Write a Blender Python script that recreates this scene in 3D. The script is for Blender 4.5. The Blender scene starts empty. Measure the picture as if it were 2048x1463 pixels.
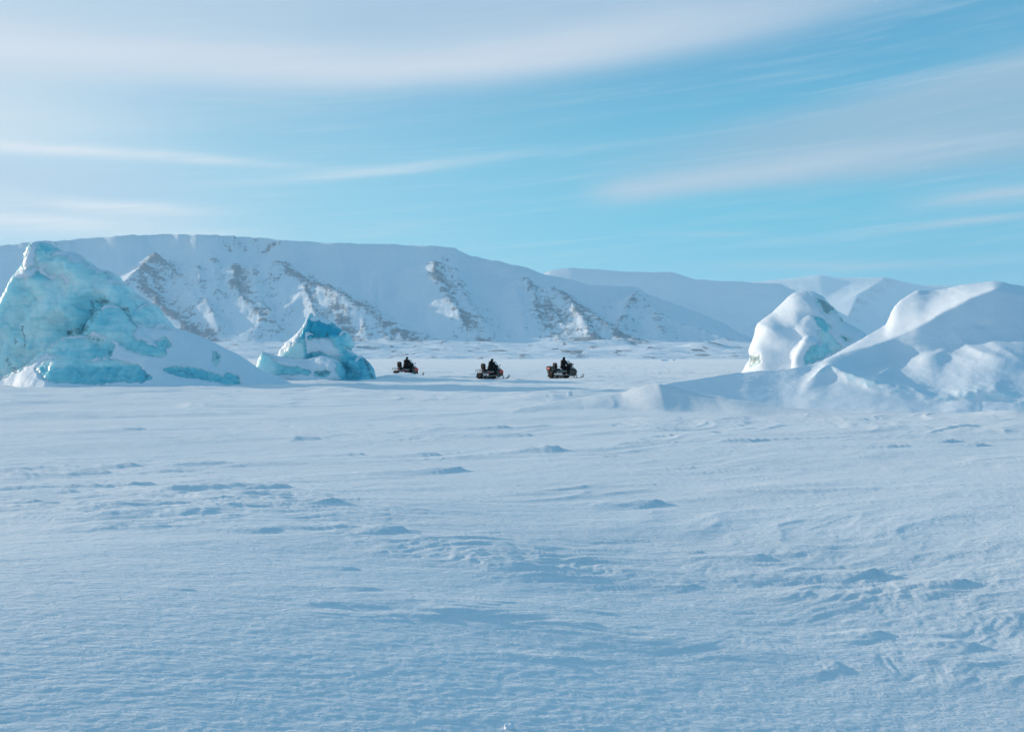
import bpy, math, random
import numpy as np
from mathutils import Vector

# ------------------------------------------------------------------ camera, sky, sun, exposure
scene = bpy.context.scene
COL = scene.collection
CAM_H, F, CX, HY = 1.70, 1991.0, 1024.0, 714.0      # eye height, focal length in photo pixels, horizon row

cd = bpy.data.cameras.new("camera")
cd.lens, cd.sensor_width, cd.clip_start, cd.clip_end = 35.0, 36.0, 0.05, 60000
cd.shift_y = -17.5 / 2048
cam = bpy.data.objects.new("camera", cd); COL.objects.link(cam)
cam.location = (0, 0, CAM_H); cam.rotation_euler = (math.radians(90), 0, 0)
scene.camera = cam

SUN_EL, SUN_AZ = math.radians(13.0), math.radians(24.0)   # azimuth measured from -X towards +Y
SD = Vector((-math.cos(SUN_EL) * math.cos(SUN_AZ), math.cos(SUN_EL) * math.sin(SUN_AZ), math.sin(SUN_EL)))
sl = bpy.data.lights.new("sun", "SUN"); sl.energy = 4.8; sl.angle = math.radians(0.5); sl.color = (1.0, 0.81, 0.62)
so = bpy.data.objects.new("sun", sl); COL.objects.link(so)
so.rotation_euler = (-SD).to_track_quat('-Z', 'Y').to_euler(); so.location = (-60, 20, 40)

vs = scene.view_settings
vs.view_transform = 'Standard'; vs.look = 'None'; vs.gamma = 1; vs.use_curve_mapping = False; vs.exposure = 0.0
scene.cycles.max_bounces = 6; scene.cycles.volume_bounces = 1; scene.cycles.diffuse_bounces = 3
scene.cycles.transparent_max_bounces = 8
scene.cycles.use_denoising = True


class E:
    """small wrapper so node maths reads like arithmetic"""
    def __init__(s, nt, sock): s.nt, s.s = nt, sock
    def _m(s, op, *a):
        n = s.nt.nodes.new('ShaderNodeMath'); n.operation = op
        for i, v in enumerate((s,) + a):
            if isinstance(v, E): s.nt.links.new(v.s, n.inputs[i])
            else: n.inputs[i].default_value = v
        return E(s.nt, n.outputs[0])
    def __add__(s, o): return s._m('ADD', o)
    __radd__ = __add__
    def __sub__(s, o): return s._m('SUBTRACT', o)
    def __rsub__(s, o): return (s * -1.0) + o
    def __mul__(s, o): return s._m('MULTIPLY', o)
    __rmul__ = __mul__
    def __truediv__(s, o): return s._m('DIVIDE', o)
    def pow(s, o): return s._m('POWER', o)
    def exp(s): return s._m('EXPONENT')
    def max(s, o): return s._m('MAXIMUM', o)
    def min(s, o): return s._m('MINIMUM', o)
    def abs(s): return s._m('ABSOLUTE')
    def clamp(s): return s.max(0.0).min(1.0)
    def sstep(s, a, b):
        n = s.nt.nodes.new('ShaderNodeMapRange'); n.interpolation_type = 'SMOOTHSTEP'
        s.nt.links.new(s.s, n.inputs[0]); n.inputs[1].default_value = a; n.inputs[2].default_value = b
        return E(s.nt, n.outputs[0])


def gauss(e, w):
    t = e / w
    return (t * t * -1.0).exp()


def mixc(nt, f, a, b):
    n = nt.nodes.new('ShaderNodeMix'); n.data_type = 'RGBA'
    for k, v in ((0, f), (6, a), (7, b)):
        if isinstance(v, E): nt.links.new(v.s, n.inputs[k])
        elif hasattr(v, 'is_linked'): nt.links.new(v, n.inputs[k])
        elif isinstance(v, (int, float)): n.inputs[k].default_value = v
        else: n.inputs[k].default_value = (*v, 1)
    return n.outputs[2]


def noise(nt, vec, scale, detail=3, rough=0.5, sv=None, dist=0.0):
    if sv is not None:
        m = nt.nodes.new('ShaderNodeMapping'); nt.links.new(vec, m.inputs[0])
        m.inputs['Scale'].default_value = sv[:3]
        if len(sv) > 3: m.inputs['Rotation'].default_value = (0, 0, sv[3])
        vec = m.outputs[0]
    n = nt.nodes.new('ShaderNodeTexNoise'); nt.links.new(vec, n.inputs['Vector'])
    n.inputs['Scale'].default_value = scale; n.inputs['Detail'].default_value = detail
    n.inputs['Roughness'].default_value = rough; n.inputs['Distortion'].default_value = dist
    return E(nt, n.outputs[0])


def srgb(r, g, b):
    return tuple(((c / 255 + 0.055) / 1.055) ** 2.4 if c > 10 else c / 255 / 12.92 for c in (r, g, b))


def build_world():
    w = bpy.data.worlds.new("World"); scene.world = w; w.use_nodes = True
    nt = w.node_tree; nt.nodes.clear()
    out = nt.nodes.new('ShaderNodeOutputWorld'); bg = nt.nodes.new('ShaderNodeBackground')
    sky = nt.nodes.new('ShaderNodeTexSky'); sky.sky_type = 'NISHITA'; sky.sun_disc = False
    sky.sun_elevation = SUN_EL; sky.sun_rotation = math.radians(-66); sky.air_density = 1.2
    sky.dust_density = 0.3; sky.ozone_density = 3.0
    tc = nt.nodes.new('ShaderNodeTexCoord'); sep = nt.nodes.new('ShaderNodeSeparateXYZ')
    nt.links.new(tc.outputs['Generated'], sep.inputs[0])
    x, y, z = (E(nt, sep.outputs[i]) for i in range(3))
    hor = (x * x + y * y).pow(0.5).max(0.02)
    h = z / hor                                   # tangent of elevation
    sx = x / hor                                  # sine of azimuth
    # clear air: cyan low down, deeper blue overhead, paler towards the sun
    base = mixc(nt, h.sstep(0.0, 0.10), srgb(84, 208, 237), srgb(84, 203, 234))
    base = mixc(nt, h.sstep(0.08, 0.40), base, srgb(68, 152, 202))
    base = mixc(nt, h.sstep(0.38, 1.1), base, srgb(58, 138, 184))
    base = mixc(nt, (0.0 - y).sstep(-0.1, 0.9) * 0.55, base, srgb(66, 142, 188))
    dot = (x * SD.x + y * SD.y + z * SD.z)
    base = mixc(nt, sx.sstep(0.10, 0.60) * 0.45, base, srgb(92, 178, 216))
    glow = (dot.max(0.0).pow(2.6)) * 1.75
    base = mixc(nt, glow.clamp() * 0.72, base, srgb(205, 224, 240))
    cv = nt.nodes.new('ShaderNodeCombineXYZ'); nt.links.new(x.s, cv.inputs[0]); nt.links.new(y.s, cv.inputs[1]); nt.links.new((z - x * 0.10).s, cv.inputs[2])
    v = cv.outputs[0]
    wob = (noise(nt, v, 2.2, 3, sv=(1, 1, 3)) - 0.5)
    streak = noise(nt, v, 1.0, 6, 0.6, sv=(2.2, 2.2, 26))
    fine = noise(nt, v, 1.0, 7, 0.68, sv=(6, 6, 80), dist=0.5)
    soft = noise(nt, v, 1.0, 4, 0.5, sv=(1.5, 1.5, 7))
    hw = h + wob * 0.035
    sw = (streak - 0.5)
    # veil along the upper left, its lower edge rising to the right
    edge = hw - (sx * 0.10 + 0.300 + sx * sx * 0.08)
    veil = edge.sstep(-0.038, 0.012) * (1.0 - sx.sstep(0.12, 0.50)) * (1.0 - h.sstep(0.45, 0.9))
    veil = veil * (soft.sstep(0.15, 0.6) * 0.35 + 0.65)
    c = mixc(nt, (veil * 0.66).clamp(), base, srgb(203, 220, 236))
    # its bright lower rim
    rim = gauss(edge - 0.004, 0.021) * (1.0 - sx.sstep(-0.05, 0.42) * 0.75) * (streak.sstep(0.25, 0.65) * 0.35 + 0.65)
    rim = rim * (1.0 - (0.0 - sx).sstep(0.75, 0.95))
    c = mixc(nt, (rim * 0.80).clamp(), c, srgb(230, 233, 242))
    # bright patch low on the left, below the veil
    lp = gauss(h - 0.205, 0.042) * (0.0 - sx).sstep(0.25, 0.52)
    c = mixc(nt, (lp * (streak.sstep(0.2, 0.7) * 0.6 + 0.4) * 0.85).clamp(), c, srgb(228, 236, 243))
    lb = gauss(h - 0.255, 0.05) * (0.0 - sx).sstep(0.30, 0.52)
    c = mixc(nt, (lb * 0.45).clamp(), c, srgb(222, 229, 239))
    # lavender bank low left with thin bright streaks
    lav = h.sstep(0.08, 0.14) * (1.0 - h.sstep(0.165, 0.19)) * (0.0 - sx).sstep(0.20, 0.50)
    c = mixc(nt, (lav * 0.75).clamp(), c, srgb(186, 204, 228))
    s1 = gauss(hw - (sx * 0.02 + 0.196), 0.005) * (0.0 - sx).sstep(0.12, 0.4)
    s2 = gauss(hw - (sx * 0.06 + 0.172), 0.012) * gauss(sx + 0.50, 0.06)
    s3 = gauss(hw - 0.142, 0.006) * gauss(sx + 0.36, 0.07)
    s4 = gauss(hw - 0.1235, 0.010) * (0.0 - sx).sstep(0.18, 0.40)
    s5 = gauss(hw - (sx * 0.13 + 0.206), 0.006) * gauss(sx + 0.13, 0.13)
    st = (s1 + s2 * 0.6 + s3 + s4 + s5 * 0.6) * (fine.sstep(0.25, 0.65) * 0.7 + 0.3)
    c = mixc(nt, (st * 1.0).clamp(), c, srgb(236, 239, 245))
    # grey-lavender wedge on the right
    top = (sx * 0.155 + 0.205) - hw
    bot = hw - (sx * 0.015 + 0.158)
    wedge = top.sstep(-0.012, 0.03) * bot.sstep(-0.012, 0.022) * sx.sstep(0.0, 0.30)
    wedge = wedge * (1.0 - sx.sstep(0.7, 0.95)) * (soft.sstep(0.2, 0.6) * 0.4 + 0.6)
    c = mixc(nt, (wedge * 0.74).clamp(), c, srgb(160, 189, 213))
    wr = gauss(hw - (sx * 0.10 + 0.156), 0.014) * sx.sstep(0.05, 0.12) * (1.0 - sx.sstep(0.30, 0.5))
    wt = gauss(top - 0.018, 0.014) * sx.sstep(0.25, 0.5) * 0.5
    w2 = gauss(hw - (sx * 0.03 + 0.136), 0.008) * sx.sstep(0.33, 0.44)
    w3 = gauss(hw - (sx * 0.04 + 0.110), 0.0045) * gauss(sx - 0.42, 0.06) * 0.7
    w4 = gauss(hw - 0.088, 0.0045) * gauss(sx - 0.34, 0.12) * 0.55
    w5 = gauss(hw - 0.120, 0.003) * gauss(sx - 0.20, 0.05) * 0.4
    ws = (wr + wt + w2 + w3 + w4 + w5) * (fine.sstep(0.2, 0.6) * 0.5 + 0.5)
    c = mixc(nt, (ws * 0.85).clamp(), c, srgb(190, 210, 227))
    fib = noise(nt, v, 1.0, 8, 0.68, sv=(5, 5, 120), dist=0.25)
    wsp = fib.sstep(0.46, 0.78) * soft.sstep(0.30, 0.62) * h.sstep(0.03, 0.10)
    c = mixc(nt, (wsp * 0.30).clamp(), c, srgb(215, 228, 240))
    # faint cirrus texture all round the sky
    ci = streak.sstep(0.50, 0.80) * h.sstep(0.02, 0.12) * (1.0 - h.sstep(0.5, 1.2) * 0.7)
    c = mixc(nt, (ci * 0.30).clamp(), c, srgb(200, 216, 232))
    low = (1.0 - h.sstep(-0.01, 0.09)) * 0.25
    c = mixc(nt, low.clamp(), c, srgb(138, 202, 227))
    sc = nt.nodes.new('ShaderNodeVectorMath'); sc.operation = 'SCALE'
    nt.links.new(c, sc.inputs[0]); sc.inputs['Scale'].default_value = 10.0
    fin = mixc(nt, 0.90, sky.outputs[0], sc.outputs[0])
    nt.links.new(fin, bg.inputs[0]); bg.inputs[1].default_value = 0.1
    nt.links.new(bg.outputs[0], out.inputs[0])


build_world()

# ------------------------------------------------------------------ numeric helpers
_rng = np.random.RandomState(7)
_P = np.tile(_rng.permutation(512), 2).astype(np.int32)
_G2 = np.stack([np.cos(np.linspace(0, 2 * np.pi, 513)[:-1]), np.sin(np.linspace(0, 2 * np.pi, 513)[:-1])], 1).astype(np.float32)
_g = _rng.normal(size=(512, 3)); _G3 = (_g / np.linalg.norm(_g, axis=1)[:, None]).astype(np.float32)


def _fade(t): return t * t * t * (t * (t * 6 - 15) + 10)


def n2(x, y, seed=0):
    x = np.asarray(x, np.float32) + seed * 17.31; y = np.asarray(y, np.float32) + seed * 9.77
    xi = np.floor(x).astype(np.int32); yi = np.floor(y).astype(np.int32)
    xf = x - xi; yf = y - yi; u = _fade(xf); v = _fade(yf)
    def g(i, j):
        q = _G2[_P[(_P[(xi + i) & 511] + yi + j) & 511]]
        return q[..., 0] * (xf - i) + q[..., 1] * (yf - j)
    a = g(0, 0); b = g(1, 0); c = g(0, 1); d = g(1, 1)
    return 1.5 * (a + u * (b - a) + v * (c + u * (d - c) - (a + u * (b - a))))


def n3(x, y, z, seed=0):
    x = np.asarray(x, np.float32) + seed * 11.3; y = np.asarray(y, np.float32) + seed * 5.9; z = np.asarray(z, np.float32) + seed * 3.1
    xi = np.floor(x).astype(np.int32); yi = np.floor(y).astype(np.int32); zi = np.floor(z).astype(np.int32)
    xf = x - xi; yf = y - yi; zf = z - zi; u = _fade(xf); v = _fade(yf); w = _fade(zf)
    def g(i, j, k):
        q = _G3[_P[(_P[(_P[(xi + i) & 511] + yi + j) & 511] + zi + k) & 511]]
        return q[..., 0] * (xf - i) + q[..., 1] * (yf - j) + q[..., 2] * (zf - k)
    def lerp(a, b, t): return a + t * (b - a)
    return 1.5 * lerp(lerp(lerp(g(0, 0, 0), g(1, 0, 0), u), lerp(g(0, 1, 0), g(1, 1, 0), u), v),
                      lerp(lerp(g(0, 0, 1), g(1, 0, 1), u), lerp(g(0, 1, 1), g(1, 1, 1), u), v), w)


def fbm2(x, y, o=4, seed=0, gain=0.5, ridged=False):
    s = 0; a = 1.0; t = 0
    for i in range(o):
        n = n2(x * 2 ** i, y * 2 ** i, seed + i)
        s = s + a * ((1 - 2 * np.abs(n)) if ridged else n); t += a; a *= gain
    return s / t


def fbm3(p, f, o=4, seed=0, gain=0.5, ridged=False):
    s = 0; a = 1.0; t = 0
    for i in range(o):
        k = f * 2 ** i
        n = n3(p[:, 0] * k, p[:, 1] * k, p[:, 2] * k, seed + i)
        s = s + a * ((1 - 2 * np.abs(n)) if ridged else n); t += a; a *= gain
    return s / t


def ss(x, a, b):
    t = np.clip((x - a) / (b - a), 0, 1); return t * t * (3 - 2 * t)


def smax(a, b, k):
    h = np.clip(0.5 + 0.5 * (a - b) / k, 0, 1); return b + (a - b) * h + k * h * (1 - h)


def smin(a, b, k): return -smax(-a, -b, k)


def poly_sd(px, py, poly):
    """signed distance to a polygon, positive inside"""
    poly = np.asarray(poly, float); d = np.full(px.shape, 1e18); ins = np.zeros(px.shape, bool)
    for (x0, y0), (x1, y1) in zip(poly, np.roll(poly, -1, 0)):
        ex, ey = x1 - x0, y1 - y0; wx, wy = px - x0, py - y0
        t = np.clip((wx * ex + wy * ey) / (ex * ex + ey * ey + 1e-12), 0, 1)
        d = np.minimum(d, (wx - ex * t) ** 2 + (wy - ey * t) ** 2)
        c = ((y0 <= py) & (y1 > py)) | ((y1 <= py) & (y0 > py))
        if ey != 0: ins ^= c & (px < x0 + (py - y0) * ex / ey)
    d = np.sqrt(d); return np.where(ins, d, -d)


def line_d(px, py, pts):
    """distance to a polyline, with the parameter along it"""
    d = np.full(px.shape, 1e18); tt = np.zeros(px.shape); n = len(pts) - 1
    for i in range(n):
        (x0, y0), (x1, y1) = pts[i][:2], pts[i + 1][:2]
        ex, ey = x1 - x0, y1 - y0; wx, wy = px - x0, py - y0
        t = np.clip((wx * ex + wy * ey) / (ex * ex + ey * ey + 1e-12), 0, 1)
        q = (wx - ex * t) ** 2 + (wy - ey * t) ** 2; m = q < d
        d = np.where(m, q, d); tt = np.where(m, (i + t) / n, tt)
    return np.sqrt(d), tt


def mesh_np(name, V, Fq, mat=None, parent=None, smooth=True, attrs=None):
    V = np.ascontiguousarray(V, np.float32); Fq = np.ascontiguousarray(Fq, np.int32)
    me = bpy.data.meshes.new(name); k = Fq.shape[1]
    me.vertices.add(len(V)); me.vertices.foreach_set("co", V.ravel())
    me.loops.add(Fq.size); me.loops.foreach_set("vertex_index", Fq.ravel())
    me.polygons.add(len(Fq)); me.polygons.foreach_set("loop_start", np.arange(0, Fq.size, k, dtype=np.int32))
    try: me.polygons.foreach_set("loop_total", np.full(len(Fq), k, np.int32))
    except Exception: pass
    me.update(calc_edges=True)
    me.polygons.foreach_set("use_smooth", np.full(len(Fq), smooth))
    for nm, a in (attrs or {}).items():
        at = me.attributes.new(nm, 'FLOAT', 'POINT'); at.data.foreach_set("value", np.ascontiguousarray(a, np.float32))
    if mat: me.materials.append(mat)
    o = bpy.data.objects.new(name, me); COL.objects.link(o)
    if parent: o.parent = parent
    return o


def grid_faces(nr, nc):
    i = np.arange((nr - 1) * (nc - 1)); r = i // (nc - 1); c = i % (nc - 1); a = r * nc + c
    return np.stack([a, a + 1, a + nc + 1, a + nc], 1)


def surf_nets(Fv, org, h):
    """dual mesh of the zero level of Fv (negative inside)"""
    s = Fv < 0; nx, ny, nz = Fv.shape
    cnt = np.zeros((nx - 1, ny - 1, nz - 1), np.int8)
    for i in (0, 1):
        for j in (0, 1):
            for k in (0, 1): cnt += s[i:nx - 1 + i, j:ny - 1 + j, k:nz - 1 + k]
    I = np.argwhere((cnt > 0) & (cnt < 8)); idm = np.full(cnt.shape, -1, np.int32); idm[tuple(I.T)] = np.arange(len(I))
    acc = np.zeros((len(I), 3)); num = np.zeros(len(I))
    C = [(i, j, k) for i in (0, 1) for j in (0, 1) for k in (0, 1)]
    val = {c: Fv[I[:, 0] + c[0], I[:, 1] + c[1], I[:, 2] + c[2]] for c in C}
    for a in C:
        for ax in range(3):
            if a[ax] == 0:
                b = list(a); b[ax] = 1; b = tuple(b); va, vb = val[a], val[b]
                m = (va < 0) != (vb < 0); t = np.where(m, va / np.where(m, va - vb, 1), 0)
                p = np.tile(np.array(a, float), (len(I), 1)); p[:, ax] = t
                acc += p * m[:, None]; num += m
    V = (I + acc / num[:, None]) * h + np.array(org)
    Q = []
    for ax in range(3):
        sl0 = [slice(None)] * 3; sl1 = [slice(None)] * 3
        sl0[ax] = slice(0, -1); sl1[ax] = slice(1, None)
        A, B = s[tuple(sl0)], s[tuple(sl1)]
        e = np.argwhere(A != B); b, c = (ax + 1) % 3, (ax + 2) % 3
        e = e[(e[:, b] > 0) & (e[:, c] > 0) & (e[:, b] < Fv.shape[b] - 1) & (e[:, c] < Fv.shape[c] - 1)]
        fl = A[tuple(e.T)]
        def cell(db, dc):
            q = e.copy(); q[:, b] -= db; q[:, c] -= dc; return idm[tuple(q.T)]
        q = np.stack([cell(1, 1), cell(0, 1), cell(0, 0), cell(1, 0)], 1)
        q = np.where(fl[:, None], q, q[:, ::-1]); Q.append(q)
    Q = np.concatenate(Q); Q = Q[(Q >= 0).all(1)]
    return V, Q


def normals(V, Q):
    a, b, c, d = (V[Q[:, i]] for i in range(4)); n = np.cross(c - a, d - b)
    N = np.zeros_like(V)
    for i in range(4):
        for k in range(3): N[:, k] += np.bincount(Q[:, i], n[:, k], len(V))
    return N / (np.linalg.norm(N, axis=1)[:, None] + 1e-9)


def to_px(V): return CX + F * V[:, 0] / V[:, 1], HY - F * (V[:, 2] - CAM_H) / V[:, 1]


def at(px, py, Y): return Vector(((px - CX) / F * Y, Y, CAM_H + (HY - py) / F * Y))


def tag(o, label=None, cat=None, group=None, kind=None):
    for k, v in (('label', label), ('category', cat), ('group', group), ('kind', kind)):
        if v: o[k] = v
    return o


def empty(name, loc=(0, 0, 0), rz=0.0, sc=1.0):
    o = bpy.data.objects.new(name, None); COL.objects.link(o)
    o.location = loc; o.rotation_euler = (0, 0, rz); o.scale = (sc,) * 3; o.empty_display_size = 0.2
    return o


# ------------------------------------------------------------------ materials
def new_mat(name):
    m = bpy.data.materials.new(name); m.use_nodes = True
    nt = m.node_tree; b = nt.nodes['Principled BSDF']; return m, nt, b


def attr(nt, name):
    n = nt.nodes.new('ShaderNodeAttribute'); n.attribute_name = name; return E(nt, n.outputs['Fac'])


def bump(nt, b, hgt, dist, strength=1.0):
    n = nt.nodes.new('ShaderNodeBump'); n.inputs['Strength'].default_value = strength
    n.inputs['Distance'].default_value = dist; nt.links.new(hgt.s, n.inputs['Height'])
    nt.links.new(n.outputs[0], b.inputs['Normal']); return n


SNOW = (0.80, 0.865, 0.92)


def mat_snow_ground():
    m, nt, b = new_mat("windblown_snow")
    tc = nt.nodes.new('ShaderNodeTexCoord'); v = tc.outputs['Object']
    big = noise(nt, v, 0.35, 4, sv=(0.5, 1.4, 1, -0.5))
    col = mixc(nt, big.sstep(0.3, 0.7), (0.71, 0.765, 0.81), (0.765, 0.815, 0.855))
    ga = noise(nt, v, 420.0, 1)
    col = mixc(nt, ga.sstep(0.72, 0.80) * 0.5, col, (0.95, 0.96, 0.98))  # tiny white specks painted in as snow glints
    nt.links.new(col, b.inputs['Base Color'])
    b.inputs['Roughness'].default_value = 0.55; b.inputs['Specular IOR Level'].default_value = 0.35
    b.inputs['Sheen Weight'].default_value = 0.18; b.inputs['Sheen Roughness'].default_value = 0.5
    rip = noise(nt, v, 20.0, 4, 0.6, sv=(0.8, 1.7, 1, -0.45), dist=0.6)
    gr = noise(nt, v, 45.0, 3, 0.6)
    crust = noise(nt, v, 2.6, 5, 0.62, sv=(0.6, 1.8, 1, -0.5))
    rip2 = noise(nt, v, 7.5, 4, 0.62, sv=(0.8, 1.6, 1, -0.45), dist=0.7)
    hh = rip * 0.5 + rip2 * 0.95 + gr * 0.09 + crust * 0.5
    bump(nt, b, hh, 0.020, 1.0)
    return m


def mat_snow(name="packed_snow", scale=1.0, dist=0.02):
    m, nt, b = new_mat(name)
    tc = nt.nodes.new('ShaderNodeTexCoord'); v = tc.outputs['Object']
    a = noise(nt, v, 0.8 * scale, 4)
    nt.links.new(mixc(nt, a.sstep(0.3, 0.7), (0.745, 0.82, 0.885), (0.79, 0.855, 0.91)), b.inputs['Base Color'])
    b.inputs['Roughness'].default_value = 0.6; b.inputs['Specular IOR Level'].default_value = 0.3
    hh = noise(nt, v, 6 * scale, 5, 0.6, sv=(0.7, 1, 1.6)) + noise(nt, v, 28 * scale, 3, 0.6) * 0.25
    bump(nt, b, hh, dist, 1.0)
    return m


def mat_ice():
    m, nt, b = new_mat("glacier_ice")
    tc = nt.nodes.new('ShaderNodeTexCoord'); v = tc.outputs['Object']
    tone = attr(nt, "tone"); dirt_shade = attr(nt, "dirt_shade")
    n1 = noise(nt, v, 0.9, 6, 0.62, dist=0.6); n2_ = noise(nt, v, 3.5, 5, 0.65, sv=(1, 1, 1.8), dist=0.8)
    bm = nt.nodes.new('ShaderNodeMapping'); nt.links.new(v, bm.inputs[0]); bm.inputs['Rotation'].default_value = (0.5, 0.55, 0.2); bm.inputs['Scale'].default_value = (.35, .35, 3.2)
    band = noise(nt, bm.outputs[0], 1.3, 6, 0.6, dist=0.35)
    t = tone + (n1 - 0.5) * 0.42 + (n2_ - 0.5) * 0.12 + (band - 0.5) * 0.55
    c = mixc(nt, t.sstep(0.05, 0.5), (0.70, 0.90, 0.90), (0.31, 0.70, 0.77))
    c = mixc(nt, t.sstep(0.4, 1.0), c, (0.045, 0.42, 0.56))
    vein = noise(nt, v, 1.6, 4, 0.6, sv=(1, 1, 2.4), dist=1.4)
    vl = (1.0 - (vein - 0.5).abs().sstep(0.0, 0.012))
    c = mixc(nt, vl * 0.22, c, (0.10, 0.36, 0.44))
    dd = (dirt_shade + (n2_ - 0.5) * 2.2 * dirt_shade.sstep(0.0, 0.2) + (n1 - 0.5) * 0.8 * dirt_shade.sstep(0.0, 0.2)).sstep(0.40, 0.85)
    c = mixc(nt, dd * 0.60, c, (0.07, 0.10, 0.12))  # dirty ice and the painted shade of the hole share this dark colour
    nt.links.new(c, b.inputs['Base Color'])
    b.inputs['Roughness'].default_value = 0.32; b.inputs['IOR'].default_value = 1.31
    b.inputs['Subsurface Weight'].default_value = 0.75
    b.inputs['Subsurface Radius'].default_value = (0.25, 0.9, 1.0); b.inputs['Subsurface Scale'].default_value = 0.55
    sc_ = nt.nodes.new('ShaderNodeTexVoronoi'); sc_.feature = 'SMOOTH_F1'; sc_.inputs['Scale'].default_value = 3.2
    nt.links.new(v, sc_.inputs['Vector'])
    hh = E(nt, sc_.outputs[0]) * 0.8 + noise(nt, v, 7, 5, 0.6) * 0.5 + n1 * 0.8
    bump(nt, b, hh, 0.045, 0.65)
    return m


def mat_mountain():
    m, nt, b = new_mat("snowy_mountainside")
    tc = nt.nodes.new('ShaderNodeTexCoord'); v = tc.outputs['Object']
    rock = attr(nt, "rock")
    st = noise(nt, v, 0.028, 7, 0.72, sv=(1, 1, 5.5), dist=0.6)
    fi = noise(nt, v, 0.085, 5, 0.75, sv=(1, .3, .45), dist=0.5)
    f = (rock + (st - 0.5) * 1.5 + (fi - 0.5) * 1.4).sstep(0.40, 0.70)
    f = f * rock.sstep(0.02, 0.15)
    rc = mixc(nt, noise(nt, v, 0.02, 4).sstep(0.35, 0.65), (0.060, 0.080, 0.115), (0.115, 0.135, 0.170))
    sn = mixc(nt, noise(nt, v, 0.004, 5, 0.6).sstep(0.3, 0.7), (0.70, 0.785, 0.86), (0.76, 0.83, 0.89))
    nt.links.new(mixc(nt, f * 0.70, sn, rc), b.inputs['Base Color'])
    b.inputs['Roughness'].default_value = 0.9; b.inputs['Specular IOR Level'].default_value = 0.1
    hh = noise(nt, v, 0.02, 6, 0.65) + f * 0.15
    bump(nt, b, hh, 9.0, 0.6)
    return m


def flat(name, col, rough=0.5, metal=0.0, nscale=14, var=0.25, bmp=0.002, coat=0.0):
    m, nt, b = new_mat(name)
    tc = nt.nodes.new('ShaderNodeTexCoord'); v = tc.outputs['Object']
    n = noise(nt, v, nscale, 5, 0.6)
    c2 = tuple(min(1, c * (1 + var) + 0.01 * var) for c in col); c1 = tuple(c * (1 - var) for c in col)
    nt.links.new(mixc(nt, n.sstep(0.3, 0.7), c1, c2), b.inputs['Base Color'])
    r = n * 0.2 + (rough - 0.1); nt.links.new(r.s, b.inputs['Roughness'])
    b.inputs['Metallic'].default_value = metal; b.inputs['Coat Weight'].default_value = coat
    if bmp: bump(nt, b, noise(nt, v, nscale * 3, 4), bmp, 0.7)
    return m


M = {}
M['ground'] = mat_snow_ground(); M['snow'] = mat_snow(); M['ice'] = mat_ice(); M['mountain'] = mat_mountain()

# ------------------------------------------------------------------ sea ice: one sheet under a full disc
def pxg(px, py):
    Y = F * CAM_H / (py - HY); return (px - CX) / F * Y, Y


WA = math.radians(27); WC, WS = math.cos(WA), math.sin(WA)
# wind-carved drifts seen singly in the photo: pixel of the lip, length, width, height, turn of the crest (deg)
DRIFTS = [(790, 1097, 1.1, 0.42, 0.13, 8), (905, 944, 2.2, 0.5, 0.17, 22), (1318, 998, 1.6, 0.42, 0.14, 14), (1112, 905, 1.0, 0.5, 0.20, 0),
          (1735, 1098, 1.2, 0.28, 0.10, 12), (1920, 1108, .7, .25, .08, 10), (1530, 1080, .7, .25, .06, 6), (1400, 1078, .8, .2, .05, 4),
          (1380, 1135, .5, .2, .05, 14), (1760, 1185, .6, .22, .06, 10), (1935, 1195, .5, .25, .07, 0), (1680, 1240, .3, .15, .04, 25),
          (1625, 1135, .6, .2, .04, 8), (2040, 1150, .5, .3, .06, 0), (300, 990, 2.0, .5, .13, 4), (560, 1000, 2.2, .45, .13, 12),
          (680, 1045, 1.0, .3, .08, 10), (160, 1010, 1.5, .5, .1, 8), (120, 1060, 1.3, .4, .08, 4), (420, 1085, 1.0, .3, .06, 6),
          (240, 1128, .8, .25, .06, 2), (545, 1118, .6, .22, .06, 8), (700, 1180, .4, .16, .035, 6), (1010, 860, 2.6, .8, .12, 2),
          (870, 912, 1.6, .45, .12, 10), (720, 912, 1.6, .4, .12, 8), (1070, 872, 3.2, .6, .11, 0), (1330, 875, 2.2, .6, .12, 4),
          (1430, 870, 1.2, .6, .12, 0), (1730, 842, 1.6, .7, .15, 0), (1900, 884, 2.0, .6, .14, 8), (1960, 890, 1.6, .5, .12, 8),
          (1800, 894, 2.0, .5, .10, 2), (740, 1220, .3, .12, .03, 18), (660, 1262, .3, .1, .03, 22), (880, 1255, .35, .1, .03, 14),
          (940, 1240, .35, .1, .03, 12), (1190, 1225, .4, .1, .03, 10), (1120, 1298, .3, .08, .03, 4), (640, 880, 1.8, .5, .1, 4),
          (190, 955, 1.6, .5, .1, 6), (60, 945, 1.6, .5, .1, 4), (280, 865, 3, .8, .12, 2), (1520, 885, 2.2, .5, .08, 6), (1230, 915, 2, .45, .08, 8)]


def barchan(x, y, x0, y0, L, W, h, rot):
    a0 = math.radians(rot) + WA * 0.35; c, s = math.cos(a0), math.sin(a0)
    a = (x - x0) * c + (y - y0) * s; b = -(x - x0) * s + (y - y0) * c
    m = (a > -L * 1.3) & (a < L * .4) & (np.abs(b) < W * 2)
    r = np.zeros_like(x)
    if not m.any(): return r
    a, b = a[m], b[m]
    wob = 0.10 * L * n2(b * 5 / W * .5, a * 0 + x0, 3)
    lip = -(np.abs(b) / W) ** 1.5 * L * 0.30 + wob      # crescent lip, horns trailing up-wind
    up = ss(a, -L * 1.2, 0.0) ** 1.3
    dn = 1 - ss(a - lip, 0, h * 1.3 + 0.02 + .004 * y0)
    r[m] = h * up * dn * np.exp(-np.abs(b / W) ** 1.5 * 1.6) * (1 + .25 * n2(a * 9 / L, b * 14 / W * .3, 8))
    return r


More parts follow.
